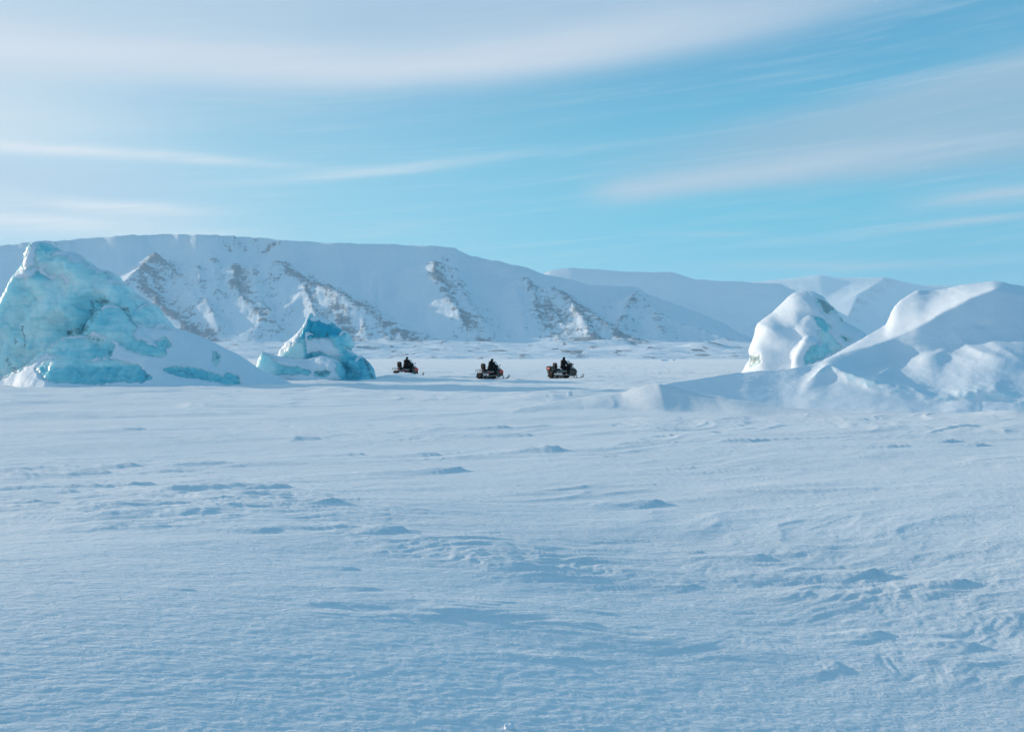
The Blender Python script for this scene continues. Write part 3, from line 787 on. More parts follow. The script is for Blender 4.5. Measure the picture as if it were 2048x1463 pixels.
# tall tower berg at the left edge
T1 = [(-55, 780), (-62, 700), (-45, 655), (-22, 634), (0, 624), (7, 606), (13, 592), (16, 578), (24, 553), (35, 539), (46, 518), (58, 494), (66, 486), (73, 483), (82, 484), (93, 490), (104, 497), (112, 502), (126, 502),
      (139, 505), (152, 512), (163, 520), (177, 530), (190, 537), (198, 541), (209, 542), (219, 549), (228, 558), (240, 566), (251, 575), (258, 583), (265, 590), (276, 595), (286, 601), (289, 611), (300, 607),
      (305, 612), (311, 623), (322, 638), (334, 653), (360, 690), (420, 780)]
L2 = [(150, 720), (160, 690), (168, 673), (178, 658), (186, 644), (194, 630), (202, 619), (210, 613), (221, 611), (232, 615), (244, 627), (256, 640), (272, 656), (290, 668), (325, 690), (350, 720), (350, 760), (150, 760)]
bergs = []
build_berg("tallest turquoise iceberg with a pointed tower and snowy skirt at the left edge",
           ((-33, -12.5), (51.6, 62.5), (-.4, 8.7)), .078,
           [dict(t='inf', Y=59.5, poly=T1, tf=1.7, tb=2.4, dm=.75, pw=.6, wob=.5, rel=.55, rs=2.0, s=1, skew=-.03, lean=.06),
            dict(t='inf', Y=57.6, poly=L2, tf=1.1, tb=1.5, dm=.9, rel=.3, s=2, k=.2),
            dict(t='mound', Y=56.6, top=[(-80, 775), (-40, 765), (0, 755), (42, 737), (77, 713), (100, 695), (128, 676), (163, 675), (186, 676), (221, 684), (260, 700), (330, 735), (420, 765), (470, 790)], sf=1.35, sb=1.5, rel=.12, rd=.12, s=3, k=.15),
            dict(t='mound', Y=58.6, top=[(150, 760), (190, 690), (240, 668), (290, 655), (329, 650), (345, 656), (394, 673), (430, 690), (455, 701), (495, 724), (511, 735), (533, 747), (563, 759), (590, 775)], sf=.92, sb=1.0, rel=.12, rd=.5, s=4, k=.5)],
           [('s', [(-80, 765), (0, 757), (42, 739), (77, 715), (103, 696), (128, 678), (168, 676), (186, 655), (204, 667), (232, 655), (262, 640), (300, 651), (345, 656), (620, 700), (620, 800), (-80, 800)]),
            ('s', [(46, 537), (77, 532), (91, 523), (95, 525), (91, 537), (100, 546), (116, 548), (130, 547), (139, 553), (144, 567), (132, 569), (125, 558), (98, 560), (81, 551), (76, 544), (63, 555), (35, 560), (24, 553), (35, 541)]),
            ('s', [(74, 482), (78, 492), (72, 510), (76, 530), (60, 534), (40, 540), (46, 520), (58, 494), (66, 482)]),
            ('s', [(64, 641), (74, 648), (69, 655), (63, 650)]), ('s', [(200, 628), (214, 622), (212, 630), (203, 633)]),
            ('i', [(77, 737), (93, 721), (130, 719), (163, 727), (209, 724), (232, 720), (256, 727), (279, 735), (300, 755), (281, 763), (232, 760), (200, 766), (181, 766), (140, 763), (105, 762), (88, 755)]),
            ('i', [(100, 708), (105, 695), (121, 681), (163, 676), (177, 682), (193, 692), (221, 706), (218, 713), (193, 713), (163, 724), (130, 719), (115, 710)]),
            ('i', [(186, 657), (202, 622), (218, 611), (239, 619), (256, 637), (272, 655), (263, 669), (274, 683), (296, 688), (323, 683), (332, 706), (321, 712), (290, 709), (256, 697), (232, 678), (204, 667)]),
            ('i', [(179, 675), (216, 678), (228, 692), (221, 704), (198, 692)]),
            ('i', [(329, 740), (349, 735), (387, 738), (421, 747), (446, 757), (455, 748), (475, 754), (478, 768), (461, 769), (437, 761), (399, 756), (354, 749)]),
            ('i', [(430, 708), (438, 713), (436, 722), (431, 731), (428, 722)]), ('i', [(322, 680), (331, 677), (341, 690), (334, 693)])],
           dirt_shade=[([(180, 600), (215, 592), (222, 604), (205, 625), (185, 650), (175, 640)], .62, 8), ([(130, 662), (170, 645), (185, 650), (165, 672), (135, 674)], .72, 5),
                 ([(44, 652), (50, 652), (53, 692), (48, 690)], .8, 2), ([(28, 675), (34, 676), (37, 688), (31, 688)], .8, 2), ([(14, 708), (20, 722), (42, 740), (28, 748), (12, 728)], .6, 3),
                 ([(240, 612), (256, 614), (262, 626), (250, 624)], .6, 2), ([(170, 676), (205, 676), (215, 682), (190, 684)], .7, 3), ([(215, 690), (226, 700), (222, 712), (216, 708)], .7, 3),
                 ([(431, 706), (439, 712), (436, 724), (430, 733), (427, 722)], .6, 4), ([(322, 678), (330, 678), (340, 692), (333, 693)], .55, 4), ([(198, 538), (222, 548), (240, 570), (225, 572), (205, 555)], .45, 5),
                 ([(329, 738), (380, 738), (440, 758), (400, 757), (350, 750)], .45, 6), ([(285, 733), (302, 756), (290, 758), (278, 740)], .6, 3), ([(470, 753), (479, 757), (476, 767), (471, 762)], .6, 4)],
           tone0=.17, tones=[([(77, 735), (300, 735), (300, 770), (77, 770)], .42, 6), ([(105, 700), (220, 700), (220, 720), (105, 720)], .15, 10), ([(186, 690), (340, 680), (340, 715), (186, 715)], .25, 10),
                             ([(75, 484), (112, 500), (92, 508), (80, 500)], .35, 5), ([(325, 735), (480, 745), (480, 770), (325, 755)], .42, 5), ([(60, 540), (84, 540), (100, 556), (60, 560)], .4, 8),
                             ([(150, 600), (250, 600), (200, 670), (120, 670)], .25, 20)], rough=.16)

# smaller curled berg in the middle distance
T2 = [(548, 775), (551, 740), (554, 715), (560, 699), (566, 689), (572, 683), (590, 670), (605, 652), (612, 636), (617, 627), (620, 627), (624, 634), (639, 634), (652, 640), (661, 645), (670, 652), (684, 663), (691, 665), (697, 672), (704, 683), (706, 690),
      (705, 695), (700, 697), (704, 703), (711, 708), (718, 714), (724, 713), (731, 719), (738, 726), (745, 739), (749, 752), (752, 775)]
SH = [(512, 775), (512, 738), (515, 724), (519, 712), (523, 704), (529, 707), (554, 715), (575, 719), (590, 721), (612, 721), (626, 716), (639, 713), (668, 720), (679, 725), (686, 740), (690, 775)]
build_berg("small curled turquoise iceberg behind the skirt of the tall tower iceberg",
           ((-18.4, -8.6), (62.0, 72.5), (-.3, 4.9)), .060,
           [dict(t='inf', Y=69, poly=T2, tf=1.5, tb=1.8, dm=.8, pw=.6, wob=.4, rel=.45, rs=1.3, s=11, skew=-.05, lean=.12, k=.1),
            dict(t='inf', Y=66.6, poly=SH, tf=.7, tb=1.6, dm=.5, rel=.15, s=12, k=.1, lean=.25)],
           [('s', [(550, 716), (556, 699), (568, 683), (590, 667), (605, 648), (612, 632), (619, 624), (622, 634), (614, 655), (605, 668), (601, 680), (588, 690), (568, 700), (560, 716)]),
            ('s', [(618, 626), (639, 632), (652, 640), (643, 641), (620, 641)]),
            ('s', [(605, 672), (606, 662), (618, 660), (632, 668), (616, 676), (634, 673), (661, 674), (670, 690), (680, 700), (691, 710), (679, 716), (657, 713), (639, 706), (624, 706), (612, 709), (610, 690)]),
            ('s', [(684, 691), (700, 695), (711, 708), (726, 716), (715, 713), (702, 710), (688, 699)]), ('s', [(716, 730), (724, 740), (722, 752), (717, 742)]),
            ('s', [(522, 702), (530, 707), (554, 714), (590, 720), (612, 721), (626, 715), (639, 712), (668, 720), (679, 726), (672, 738), (686, 759), (640, 770), (560, 765), (520, 765)]),
            ('i', [(510, 728), (519, 708), (526, 706), (545, 724), (560, 731), (590, 735), (606, 738), (621, 744), (612, 748), (580, 748), (533, 747), (512, 737)]),
            ('i', [(628, 746), (650, 740), (658, 745), (652, 751), (632, 750)])],
           dirt_shade=[([(628, 744), (655, 739), (660, 747), (640, 751)], .75, 3), ([(724, 712), (734, 722), (742, 745), (734, 740)], .8, 2), ([(736, 745), (744, 748), (748, 757), (740, 756)], .8, 2),
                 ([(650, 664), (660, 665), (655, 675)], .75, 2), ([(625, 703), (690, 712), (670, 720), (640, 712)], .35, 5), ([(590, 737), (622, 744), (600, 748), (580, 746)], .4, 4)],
           tone0=.42, tones=[([(612, 638), (655, 638), (690, 668), (660, 676), (600, 676)], .50, 5), ([(556, 690), (606, 690), (606, 722), (556, 722)], -.75, 12), ([(512, 705), (548, 715), (548, 750), (512, 748)], -.55, 8),
                             ([(684, 700), (740, 720), (745, 760), (680, 760)], .30, 6), ([(690, 668), (705, 690), (690, 690)], -.3, 6), ([(610, 700), (640, 700), (660, 716), (612, 720)], .25, 5)], rough=.12, snow_t=.10)

# rounded snow-clad berg on the right, partly behind the big mound
T3 = [(1470, 790), (1472, 752), (1482, 738), (1490, 719), (1491, 699), (1498, 682), (1502, 670), (1504, 658), (1508, 649), (1522, 639), (1541, 627), (1552, 616), (1563, 605), (1572, 596), (1582, 589), (1590, 586), (1601, 584), (1618, 584), (1630, 589), (1643, 594),
      (1654, 603), (1665, 614), (1676, 629), (1687, 642), (1708, 653), (1731, 664), (1760, 690), (1790, 740), (1800, 790)]
K3 = [(1560, 790), (1566, 720), (1573, 690), (1578, 668), (1584, 650), (1592, 641), (1601, 636), (1612, 631), (1624, 630), (1636, 634), (1647, 644), (1658, 656), (1656, 666), (1666, 678), (1677, 692), (1682, 720), (1684, 790)]
K4 = [(1572, 790), (1576, 722), (1584, 702), (1596, 682), (1604, 675), (1612, 673), (1622, 682), (1640, 690), (1657, 702), (1668, 730), (1672, 790)]
build_berg("rounded snow-clad iceberg with pale green ice hollow, standing behind the big snow mound",
           ((17.2, 34.0), (72.6, 86.5), (-.5, 6.9)), .086,
           [dict(t='inf', Y=81, poly=T3, tf=3.6, tb=3.2, dm=4.2, pw=.62, wob=.3, rel=.25, rs=3, s=21, skew=.22, k=.3),
            dict(t='inf', Y=78.6, poly=K3, tf=1.3, tb=1.5, dm=1.5, rel=.25, s=22, k=.22, skew=.25),
            dict(t='inf', Y=77.2, poly=K4, tf=.9, tb=1.4, dm=1.3, rel=.2, s=23, k=.25, skew=.3)],
           [('s', [(1440, 560), (1800, 560), (1800, 800), (1440, 800)]),
            ('i', [(1627, 632), (1647, 642), (1659, 655), (1655, 665), (1643, 655), (1636, 642)]),
            ('i', [(1638, 661), (1655, 665), (1666, 676), (1679, 692), (1668, 704), (1657, 700), (1647, 689), (1641, 674)]),
            ('i', [(1616, 703), (1625, 694), (1636, 690), (1657, 700), (1650, 712), (1612, 726), (1612, 712)]),
            ('i', [(1634, 598), (1648, 603), (1666, 616), (1668, 624), (1662, 622), (1652, 627), (1644, 618)]),
            ('i', [(1500, 712), (1506, 715), (1516, 711), (1517, 722), (1504, 730)]), ('i', [(1682, 671), (1700, 680), (1696, 682)]), ('i', [(1676, 630), (1687, 641), (1682, 640)])],
           dirt_shade=[([(1634, 597), (1650, 603), (1667, 615), (1669, 624), (1662, 623), (1650, 628), (1642, 615)], .95, 3), ([(1498, 711), (1517, 710), (1518, 723), (1503, 731)], 1.0, 3),  # includes the hole at the left foot, its shade painted dark
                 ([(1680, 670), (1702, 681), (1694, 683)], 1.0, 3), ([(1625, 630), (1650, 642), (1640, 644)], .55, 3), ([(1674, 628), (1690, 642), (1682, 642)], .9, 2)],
           tone0=.12, tones=[([(1605, 690), (1660, 690), (1660, 730), (1605, 730)], .30, 6), ([(1625, 630), (1660, 640), (1655, 668), (1630, 650)], .35, 5)], rough=.10, snow_t=.09, ice_smooth=1.0)


# ------------------------------------------------------------------ big wind-packed snow mound (lofted through measured rows)
def build_mound():
    K = [1240, 1340, 1400, 1480, 1560, 1600, 1640, 1657, 1690, 1735, 1776, 1783, 1800, 1835, 1856, 1884, 1935, 1989, 2048, 2150, 2350]
    base = [HY + F * CAM_H / q for q in (33.0, 32.9, 32.8, 32.6, 32.3, 32.0, 31.75, 31.65, 31.4, 31.1, 30.85, 30.8, 30.7, 30.5, 30.4, 30.3, 30.0, 29.8, 29.6, 29.4, 29.0)]; _unused = [ 821, 822, 824, 826, 827, 827, 828, 829, 829, 830, 831, 832, 833, 834, 836]
    L1y = [775, 765, 757, 744, 740, 735, 723, 715, 695, 667, 641, 609, 592, 571, 572.5, 573, 563, 558.5, 569, 590, 700]
    L1d = [.25, .5, .8, 1.15, 1.45, 1.7, 3.2, 4.6, 6.4, 8, 10.5, 10.9, 11.7, 13.3, 14, 14.3, 14.5, 14, 13, 12, 12]
    L2y = [775.4, 765.5, 757.5, 744.5, 740.6, 736, 725, 716, 705, 694, 679, 677, 669, 652, 642, 622, 597, 577, 590, 610, 708]
    L2d = [.22, .47, .76, 1.1, 1.38, 1.62, 2.8, 3.7, 4.7, 5.4, 6.0, 6.1, 6.3, 6.5, 6.7, 7.0, 7.4, 7.8, 8, 8.4, 8.4]
    R3y = [775.8, 769, 765, 759, 760, 758, 733, 722, 729, 736, 738, 738, 736, 726, 714, 708, 694, 682, 674, 678, 740]
    R3d = [.18, .38, .6, .85, 1.05, 1.25, 1.9, 2.5, 3.2, 4.0, 4.9, 5.0, 5.25, 5.4, 5.6, 5.9, 6.3, 6.6, 6.7, 6.9, 6.9]
    R4y = [776, 773, 772, 772, 774, 772, 738, 727, 744, 760, 769, 771, 774, 782, 789, 790, 784, 782, 796, 800, 815]
    R4d = [.13, .28, .44, .62, .78, .95, 1.4, 1.7, 1.4, 1.1, .98, .96, .95, .95, .9, .85, .95, .95, .75, .7, .7]
    R5y = [776, 776, 779, 784, 789, 791, 765, 755, 769, 783, 792, 793, 797, 802, 804, 806, 802, 801, 810, 814, 824]
    R5d = [.1, .18, .28, .4, .5, .6, 1.1, 1.4, 1.15, .92, .82, .80, .76, .8, .75, .72, .82, .82, .65, .6, .5]
    L1y[0] = 790; L1y[-1] = 797; L2y[-1] = 805; R3y[-1] = 809; R4y[-1] = 829; R5y[-1] = 830
    L1d[:7] = [.5, 1.0, 1.2, 1.5, 1.6, 1.8, 3.2]
    for R_, D_, f_ in ((L2y, L2d, .97), (R3y, R3d, .72), (R4y, R4d, .48), (R5y, R5d, .24)):
        for i in range(6): Yc_ = F * CAM_H / (base[i] - HY) + L1d[i]; zc = CAM_H - (L1y[i] - HY) * Yc_ / F; D_[i] = L1d[i] * f_; R_[i] = HY + (CAM_H - zc * f_ ** 1.08) * F / (Yc_ - L1d[i] * (1 - f_))
    cols = np.arange(1240, 2350, 2.1); Yb = F * CAM_H / (np.interp(cols, K, base) - HY)
    def row(py, dy, sm=3):
        a = np.interp(cols, K, py); b = np.interp(cols, K, dy); w = np.ones(2 * sm + 1) / (2 * sm + 1)
        if sm:
            a = np.convolve(np.pad(a, sm, 'edge'), w, 'valid'); b = np.convolve(np.pad(b, sm, 'edge'), w, 'valid')
        Y = Yb + b; return np.stack([(cols - CX) / F * Y, Y, CAM_H + (HY - a) / F * Y], 1)
    crest = row(L1y, L1d, 2); bk = crest.copy(); bk[:, 1] += 2.5 + crest[:, 2]; bk[:, 0] = (cols - CX) / F * bk[:, 1]; bk[:, 2] = -.3
    b0 = row(base, [0] * len(K)); b1 = b0.copy(); b1[:, 1] -= .5; b1[:, 0] *= (b1[:, 1] / b0[:, 1]); b1[:, 2] = -.14
    rows = [b1, b0, row(R5y, R5d), row(R4y, R4d, 2), row(R3y, R3d, 5), row(L2y, L2d, 3), crest, bk]
    ns = [6, 26, 16, 50, 34, 34, 20]; pts = []
    for i, n in enumerate(ns):
        t = np.linspace(0, 1, n, endpoint=False)[:, None, None]
        pts.append(rows[i][None] * (1 - t) + rows[i + 1][None] * t)
    G = np.concatenate(pts + [rows[-1][None]]); vi = np.cumsum([0] + ns)
    sharp = np.ones(len(G)); sharp[max(0, vi[5] - 2):vi[5] + 3] = .12; sharp[vi[3] - 2:vi[3] + 3] = .35; sharp[vi[6] - 2: vi[6] + 2] = .5
    for _ in range(26):
        g = G.copy(); g[1:-1] = .25 * G[:-2] + .5 * G[1:-1] + .25 * G[2:]
        g[:, 1:-1] = .15 * g[:, :-2] + .7 * g[:, 1:-1] + .15 * g[:, 2:]
        G = G + (g - G) * sharp[:, None, None]
    nr, nc = G.shape[:2]; V = G.reshape(-1, 3); Q = grid_faces(nr, nc); N = normals(V, Q)
    if N[:, 2].mean() < 0: N = -N; Q = Q[:, ::-1]
    px, py = to_px(V); v = np.repeat(np.arange(nr), nc); U = np.tile(cols, nr)
    # wind relief on the shaded bowl, lobes on the right, blocky broken edge at the brow
    d = .05 * fbm2(px / 90, py / 40, 3, 200)
    front = ss(v, vi[3] - 2, vi[3] + 10) * (1 - ss(v, vi[5] - 12, vi[5] - 2))
    def ridge(pts, w, hgt, skew=3.0):
        dd, t = line_d(px, py, pts); e = np.interp(px, [p[0] for p in pts], [p[1] for p in pts]) if pts[0][0] < pts[-1][0] else 0
        below = py > e; return hgt * np.exp(-(dd / np.where(below, w, w * skew)) ** 1.5) * np.sin(np.clip(t, .02, .98) * np.pi) ** .6
    d += front * ridge([(1900, 650), (1925, 690), (1965, 712), (2010, 724), (2060, 728)], 9, .12, 3.0)
    d += front * ridge([(1870, 700), (1905, 712), (1950, 724), (2000, 730), (2060, 731)], 8, .05, 3.0)
    d += front * ridge([(1950, 675), (1985, 690), (2020, 712), (2056, 732)], 8, .06, 3.0)
    d += front * ridge([(1740, 760), (1800, 735), (1870, 720), (1900, 700)], 14, .22, 1.5)
    d -= front * .18 * np.exp(-((px - 1968) / 18) ** 2 - ((py - 648) / 8) ** 2)
    d += front * .010 * fbm2(px / 30 + py / 22, py / 6 - px / 40, 4, 210, ridged=True)
    rubble = np.exp(-((v - (vi[3] - 4)) / 9.) ** 2) * ss(U, 1600, 1680) + ss(U, 1840, 1900) * ((v > vi[1]) & (v < vi[3] + 6)) * .28
    rubble += .6 * np.exp(-((px - 1655) / 26) ** 2 - ((py - 728) / 12) ** 2)
    rubble += front * .15 * np.exp(-(line_d(px, py, [(1960, 670), (2000, 690), (2040, 718)])[0] / 7) ** 2)
    cell = fbm3(V * np.array([1, .6, 1.5]), 1.1, 2, 220, ridged=True); d += rubble * (.06 * (cell - .2) + .018 * fbm3(V, 4.0, 2, 230))
    lob = ((v > vi[1] + 4) & (v < vi[2])) * ss(U, 1880, 1920) * 1.0
    d += lob * .03 * np.abs(np.sin((px - 1880) / 84 * np.pi)) ** .7
    edge_up = ss(v, vi[5] + 3, vi[6]) ; d += edge_up * .03 * fbm2(px / 25, py / 9, 3, 240)
    d *= ss(v, 0, vi[1])
    V = V + N * d[:, None]
    tone = .1 + .5 * ss(rubble, .2, .8) * ss(fbm2(px / 20, py / 9, 3, 250), -.25, .3) * (1 - front * .5)
    root = empty("snow_mound", (22, 36, 0)); tag(root, "huge smooth white snow mound with a curved crest filling the right edge", "snow mound")
    mesh_np("wind_packed_snow", V - np.array(root.location), Q, M['mound'], root, attrs={'icy': np.clip(tone, 0, 1)})
    return root


def mat_mound():
    m, nt, b = new_mat("mound_snow")
    tc = nt.nodes.new('ShaderNodeTexCoord'); v = tc.outputs['Object']; icy = attr(nt, "icy")
    a = noise(nt, v, .8, 4)
    c = mixc(nt, a.sstep(0.3, 0.7), (0.745, 0.82, 0.885), (0.79, 0.855, 0.91))
    f = (icy + (noise(nt, v, 3, 5) - .5) * .7).sstep(.25, .6)
    nt.links.new(mixc(nt, f * .75, c, (0.58, 0.80, 0.87)), b.inputs['Base Color'])
    nt.links.new((0.6 - f * .25).s, b.inputs['Roughness']); b.inputs['Specular IOR Level'].default_value = 0.3
    hh = noise(nt, v, 5, 5, .6, sv=(.6, 1, 1.5, .4)) + noise(nt, v, 20, 4, .6, sv=(.6, 1.5, 1.5, .4)) * .35
    bump(nt, b, hh, .02, 1.0)
    return m


M['mound'] = mat_mound()
build_mound()


# ------------------------------------------------------------------ loose blocks of snow and ice
def lump(label, cat, loc, size, seed, mat, name, col_attr=False):
    h = max(size) / 16; n = [np.arange(-s * 1.25, s * 1.25, h) for s in size]
    Xg, Yg, Zg = np.meshgrid(*n, indexing='ij'); P = np.stack([Xg.ravel(), Yg.ravel(), Zg.ravel()], 1)
    q = P / np.array(size); r = (np.abs(q) ** 3).sum(1) ** (1 / 3.) - .8 + .28 * fbm3(P / max(size), 1.6, 3, seed) + .1 * fbm3(P / max(size), 5, 2, seed + 3, ridged=True)
    V, Q = surf_nets(r.reshape(Xg.shape) * min(size), [a[0] for a in n], h)
    at_ = {'tone': np.full(len(V), .25), 'dirt_shade': np.zeros(len(V))} if mat is M['ice'] else None
    o = mesh_np(name, V, Q, mat, attrs=at_); o.location = loc; tag(o, label, cat); return o


x_, y_ = pxg(1018, 1441)
lump("small white snow lump casting a shadow at the bottom centre", "snow lump", (x_, y_, float(ground_h([x_], [y_])[0]) + .008), (.030, .022, .022), 3, M['snow'], "snow_lump")
for (qx, qy, sz, lab) in [(1328, 721.5, (2.6, 1.2, .75), "pale ice block far out on the flat sea ice, left of a smaller one"),
                          (1347, 720.8, (1.3, .8, .5), "smaller far ice block just right of the pale one on the flat sea ice")]:
    x_, y_ = pxg(qx, qy); lump(lab, "ice block", (x_, y_, .2), sz, int(qx), M['snow'], "ice_block")
x_, y_ = pxg(1140, 797)
lump("small pointed snow block on the low drift left of the snow mound", "snow block", (x_, y_, float(ground_h([x_], [y_])[0]) + .08), (.13, .10, .14), 9, M['snow'], "snow_block")


# ------------------------------------------------------------------ snowmobiles and riders
M['black'] = flat("black_plastic", (.012, .012, .013), .35, coat=.2)
M['rubber'] = flat("track_rubber", (.007, .007, .008), .8, bmp=.004)
M['seat'] = flat("black_vinyl", (.004, .004, .005), .6)
M['alu'] = flat("scuffed_aluminium", (.24, .225, .215), .5, .6)
M['snowy'] = flat("frosted_panel", (.16, .155, .155), .6)
M['red'] = flat("red_bodywork", (.72, .012, .016), .35, coat=.4)
M['white'] = flat("white_decal", (.72, .66, .62), .4)
M['amber'] = flat("amber_reflector", (.95, .50, .06), .25)
M['lamp'] = flat("headlamp_glass", (.62, .66, .70), .1, .3, bmp=0)
M['suit'] = flat("black_snowsuit", (.005, .005, .006), .85, nscale=30, bmp=.004)
M['skin'] = flat("weathered_skin", (.50, .27, .19), .55)
M['fur'] = flat("dark_fur", (.03, .024, .02), .95, nscale=60, bmp=.012)
M['olive'] = flat("olive_canvas", (.10, .085, .03), .9)
M['beige'] = flat("pale_lining", (.50, .42, .36), .8)
M['ski'] = flat("ski_plastic", (.012, .010, .011), .4)
M['boot'] = flat("boot_leather", (.012, .012, .012), .6)
for k_ in ('suit', 'seat', 'rubber'): M[k_].node_tree.nodes['Principled BSDF'].inputs['Specular IOR Level'].default_value = .2
gm, gnt, gb = new_mat("tinted_windshield")
gb.inputs['Base Color'].default_value = (.62, .72, .80, 1); gb.inputs['Transmission Weight'].default_value = .93; gb.inputs['Roughness'].default_value = .06; gb.inputs['IOR'].default_value = 1.3
M['glass'] = gm


def from_bm(name, V, Fc, mat, parent, smooth=False, bevel=0.0):
    me = bpy.data.meshes.new(name); me.from_pydata([tuple(map(float, v)) for v in V], [], Fc); me.update()
    me.materials.append(mat)
    if smooth: me.polygons.foreach_set("use_smooth", np.ones(len(me.polygons), bool))
    o = bpy.data.objects.new(name, me); COL.objects.link(o); o.parent = parent
    if bevel:
        b = o.modifiers.new("bevel", 'BEVEL'); b.width = bevel; b.segments = 2; b.limit_method = 'ANGLE'
    return o


def box_vf(c, s, rot=0.0, pitch=0.0, base=0):
    hx, hy, hz = s[0] / 2, s[1] / 2, s[2] / 2; V = []
    for x, y, z in [(-1, -1, -1), (1, -1, -1), (1, 1, -1), (-1, 1, -1), (-1, -1, 1), (1, -1, 1), (1, 1, 1), (-1, 1, 1)]:
        X, Y, Z = x * hx, y * hy, z * hz
        X, Z = X * math.cos(pitch) + Z * math.sin(pitch), -X * math.sin(pitch) + Z * math.cos(pitch)
        X, Y = X * math.cos(rot) - Y * math.sin(rot), X * math.sin(rot) + Y * math.cos(rot)
        V.append((c[0] + X, c[1] + Y, c[2] + Z))
    Fc = [(0, 3, 2, 1), (4, 5, 6, 7), (0, 1, 5, 4), (1, 2, 6, 5), (2, 3, 7, 6), (3, 0, 4, 7)]
    return V, [tuple(i + base for i in f) for f in Fc]


def boxes(name, specs, mat, parent, bevel=.008):
    V, Fc = [], []
    for s in specs:
        v, f = box_vf(*s, base=len(V)) if len(s) < 5 else box_vf(*s[:4], base=len(V)); V += v; Fc += f
    return from_bm(name, V, Fc, mat, parent, bevel=bevel)


def prof(name, pts, y0, y1, mat, parent, bevel=.02, taper=1.0):
    """side profile (x,z) extruded across, with slightly drawn-in flanks"""
    n = len(pts); cx = sum(p[0] for p in pts) / n; cz = sum(p[1] for p in pts) / n; V = []
    ys = [(y0, taper), (y0 + (y1 - y0) * .25, 1), (y0 + (y1 - y0) * .75, 1), (y1, taper)]
    for y, k in ys: V += [(cx + (p[0] - cx) * k, y, cz + (p[1] - cz) * k) for p in pts]
    Fc = [tuple(range(n)), tuple(range(4 * n - 1, 3 * n - 1, -1))]
    for r in range(3):
        for i in range(n): j = (i + 1) % n; Fc.append((r * n + j, r * n + i, (r + 1) * n + i, (r + 1) * n + j))
    me = from_bm(name, V, Fc, mat, parent, bevel=bevel); return me


def tube_vf(pts, rad, sides=8, base=0):
    pts = [Vector(p) for p in pts]; V, Fc = [], []; n = len(pts)
    rr = rad if isinstance(rad, (list, tuple)) else [rad] * n
    for i, p in enumerate(pts):
        t = (pts[min(i + 1, n - 1)] - pts[max(i - 1, 0)]).normalized(); u = t.cross(Vector((0, 0, 1)))
        if u.length < .15: u = t.cross(Vector((0, 1, 0)))
        u.normalize(); w = t.cross(u)
        for k in range(sides):
            a = 2 * math.pi * k / sides; V.append(p + (u * math.cos(a) + w * math.sin(a)) * rr[i])
    for i in range(n - 1):
        for k in range(sides):
            a = i * sides + k; b = i * sides + (k + 1) % sides; Fc.append((a + base, b + base, b + sides + base, a + sides + base))
    Fc.append(tuple(base + k for k in range(sides))[::-1]); Fc.append(tuple(base + (n - 1) * sides + k for k in range(sides)))
    return V, Fc


def tubes(name, specs, mat, parent, sides=8):
    V, Fc = [], []
    for pts, r in specs:
        v, f = tube_vf(pts, r, sides, len(V)); V += v; Fc += f
    o = from_bm(name, V, Fc, mat, parent, smooth=True); return o


def sdf_mesh(name, prims, bounds, h, mat, parent, k=.05, post=None):
    n = [np.arange(a, b, h) for a, b in bounds]; G = np.meshgrid(*n, indexing='ij'); P = np.stack([g.ravel() for g in G], 1); f = None
    for pr in prims:
        kk = k
        if pr[0] == 'cap':
            _, a, b, ra, rb = pr[:5]; a, b = np.array(a, float), np.array(b, float); ba = b - a; t = np.clip(((P - a) @ ba) / (ba @ ba + 1e-9), 0, 1)
            d = np.linalg.norm(P - a - t[:, None] * ba, axis=1) - (ra + (rb - ra) * t)
            if len(pr) > 5: kk = pr[5]
        else:
            _, c, r = pr[:3]; q = (P - np.array(c)) / np.array(r); l = np.linalg.norm(q, axis=1); d = (l - 1) * min(r) if True else 0
            if len(pr) > 3: kk = pr[3]
            if len(pr) > 4 and pr[4]: f = smax(f, -d, kk); continue
        f = d if f is None else smin(f, d, kk)
    if post is not None: f = post(P, f)
    V, Q = surf_nets(f.reshape(G[0].shape), [b[0] for b in bounds], h)
    return mesh_np(name, V, Q, mat, parent)


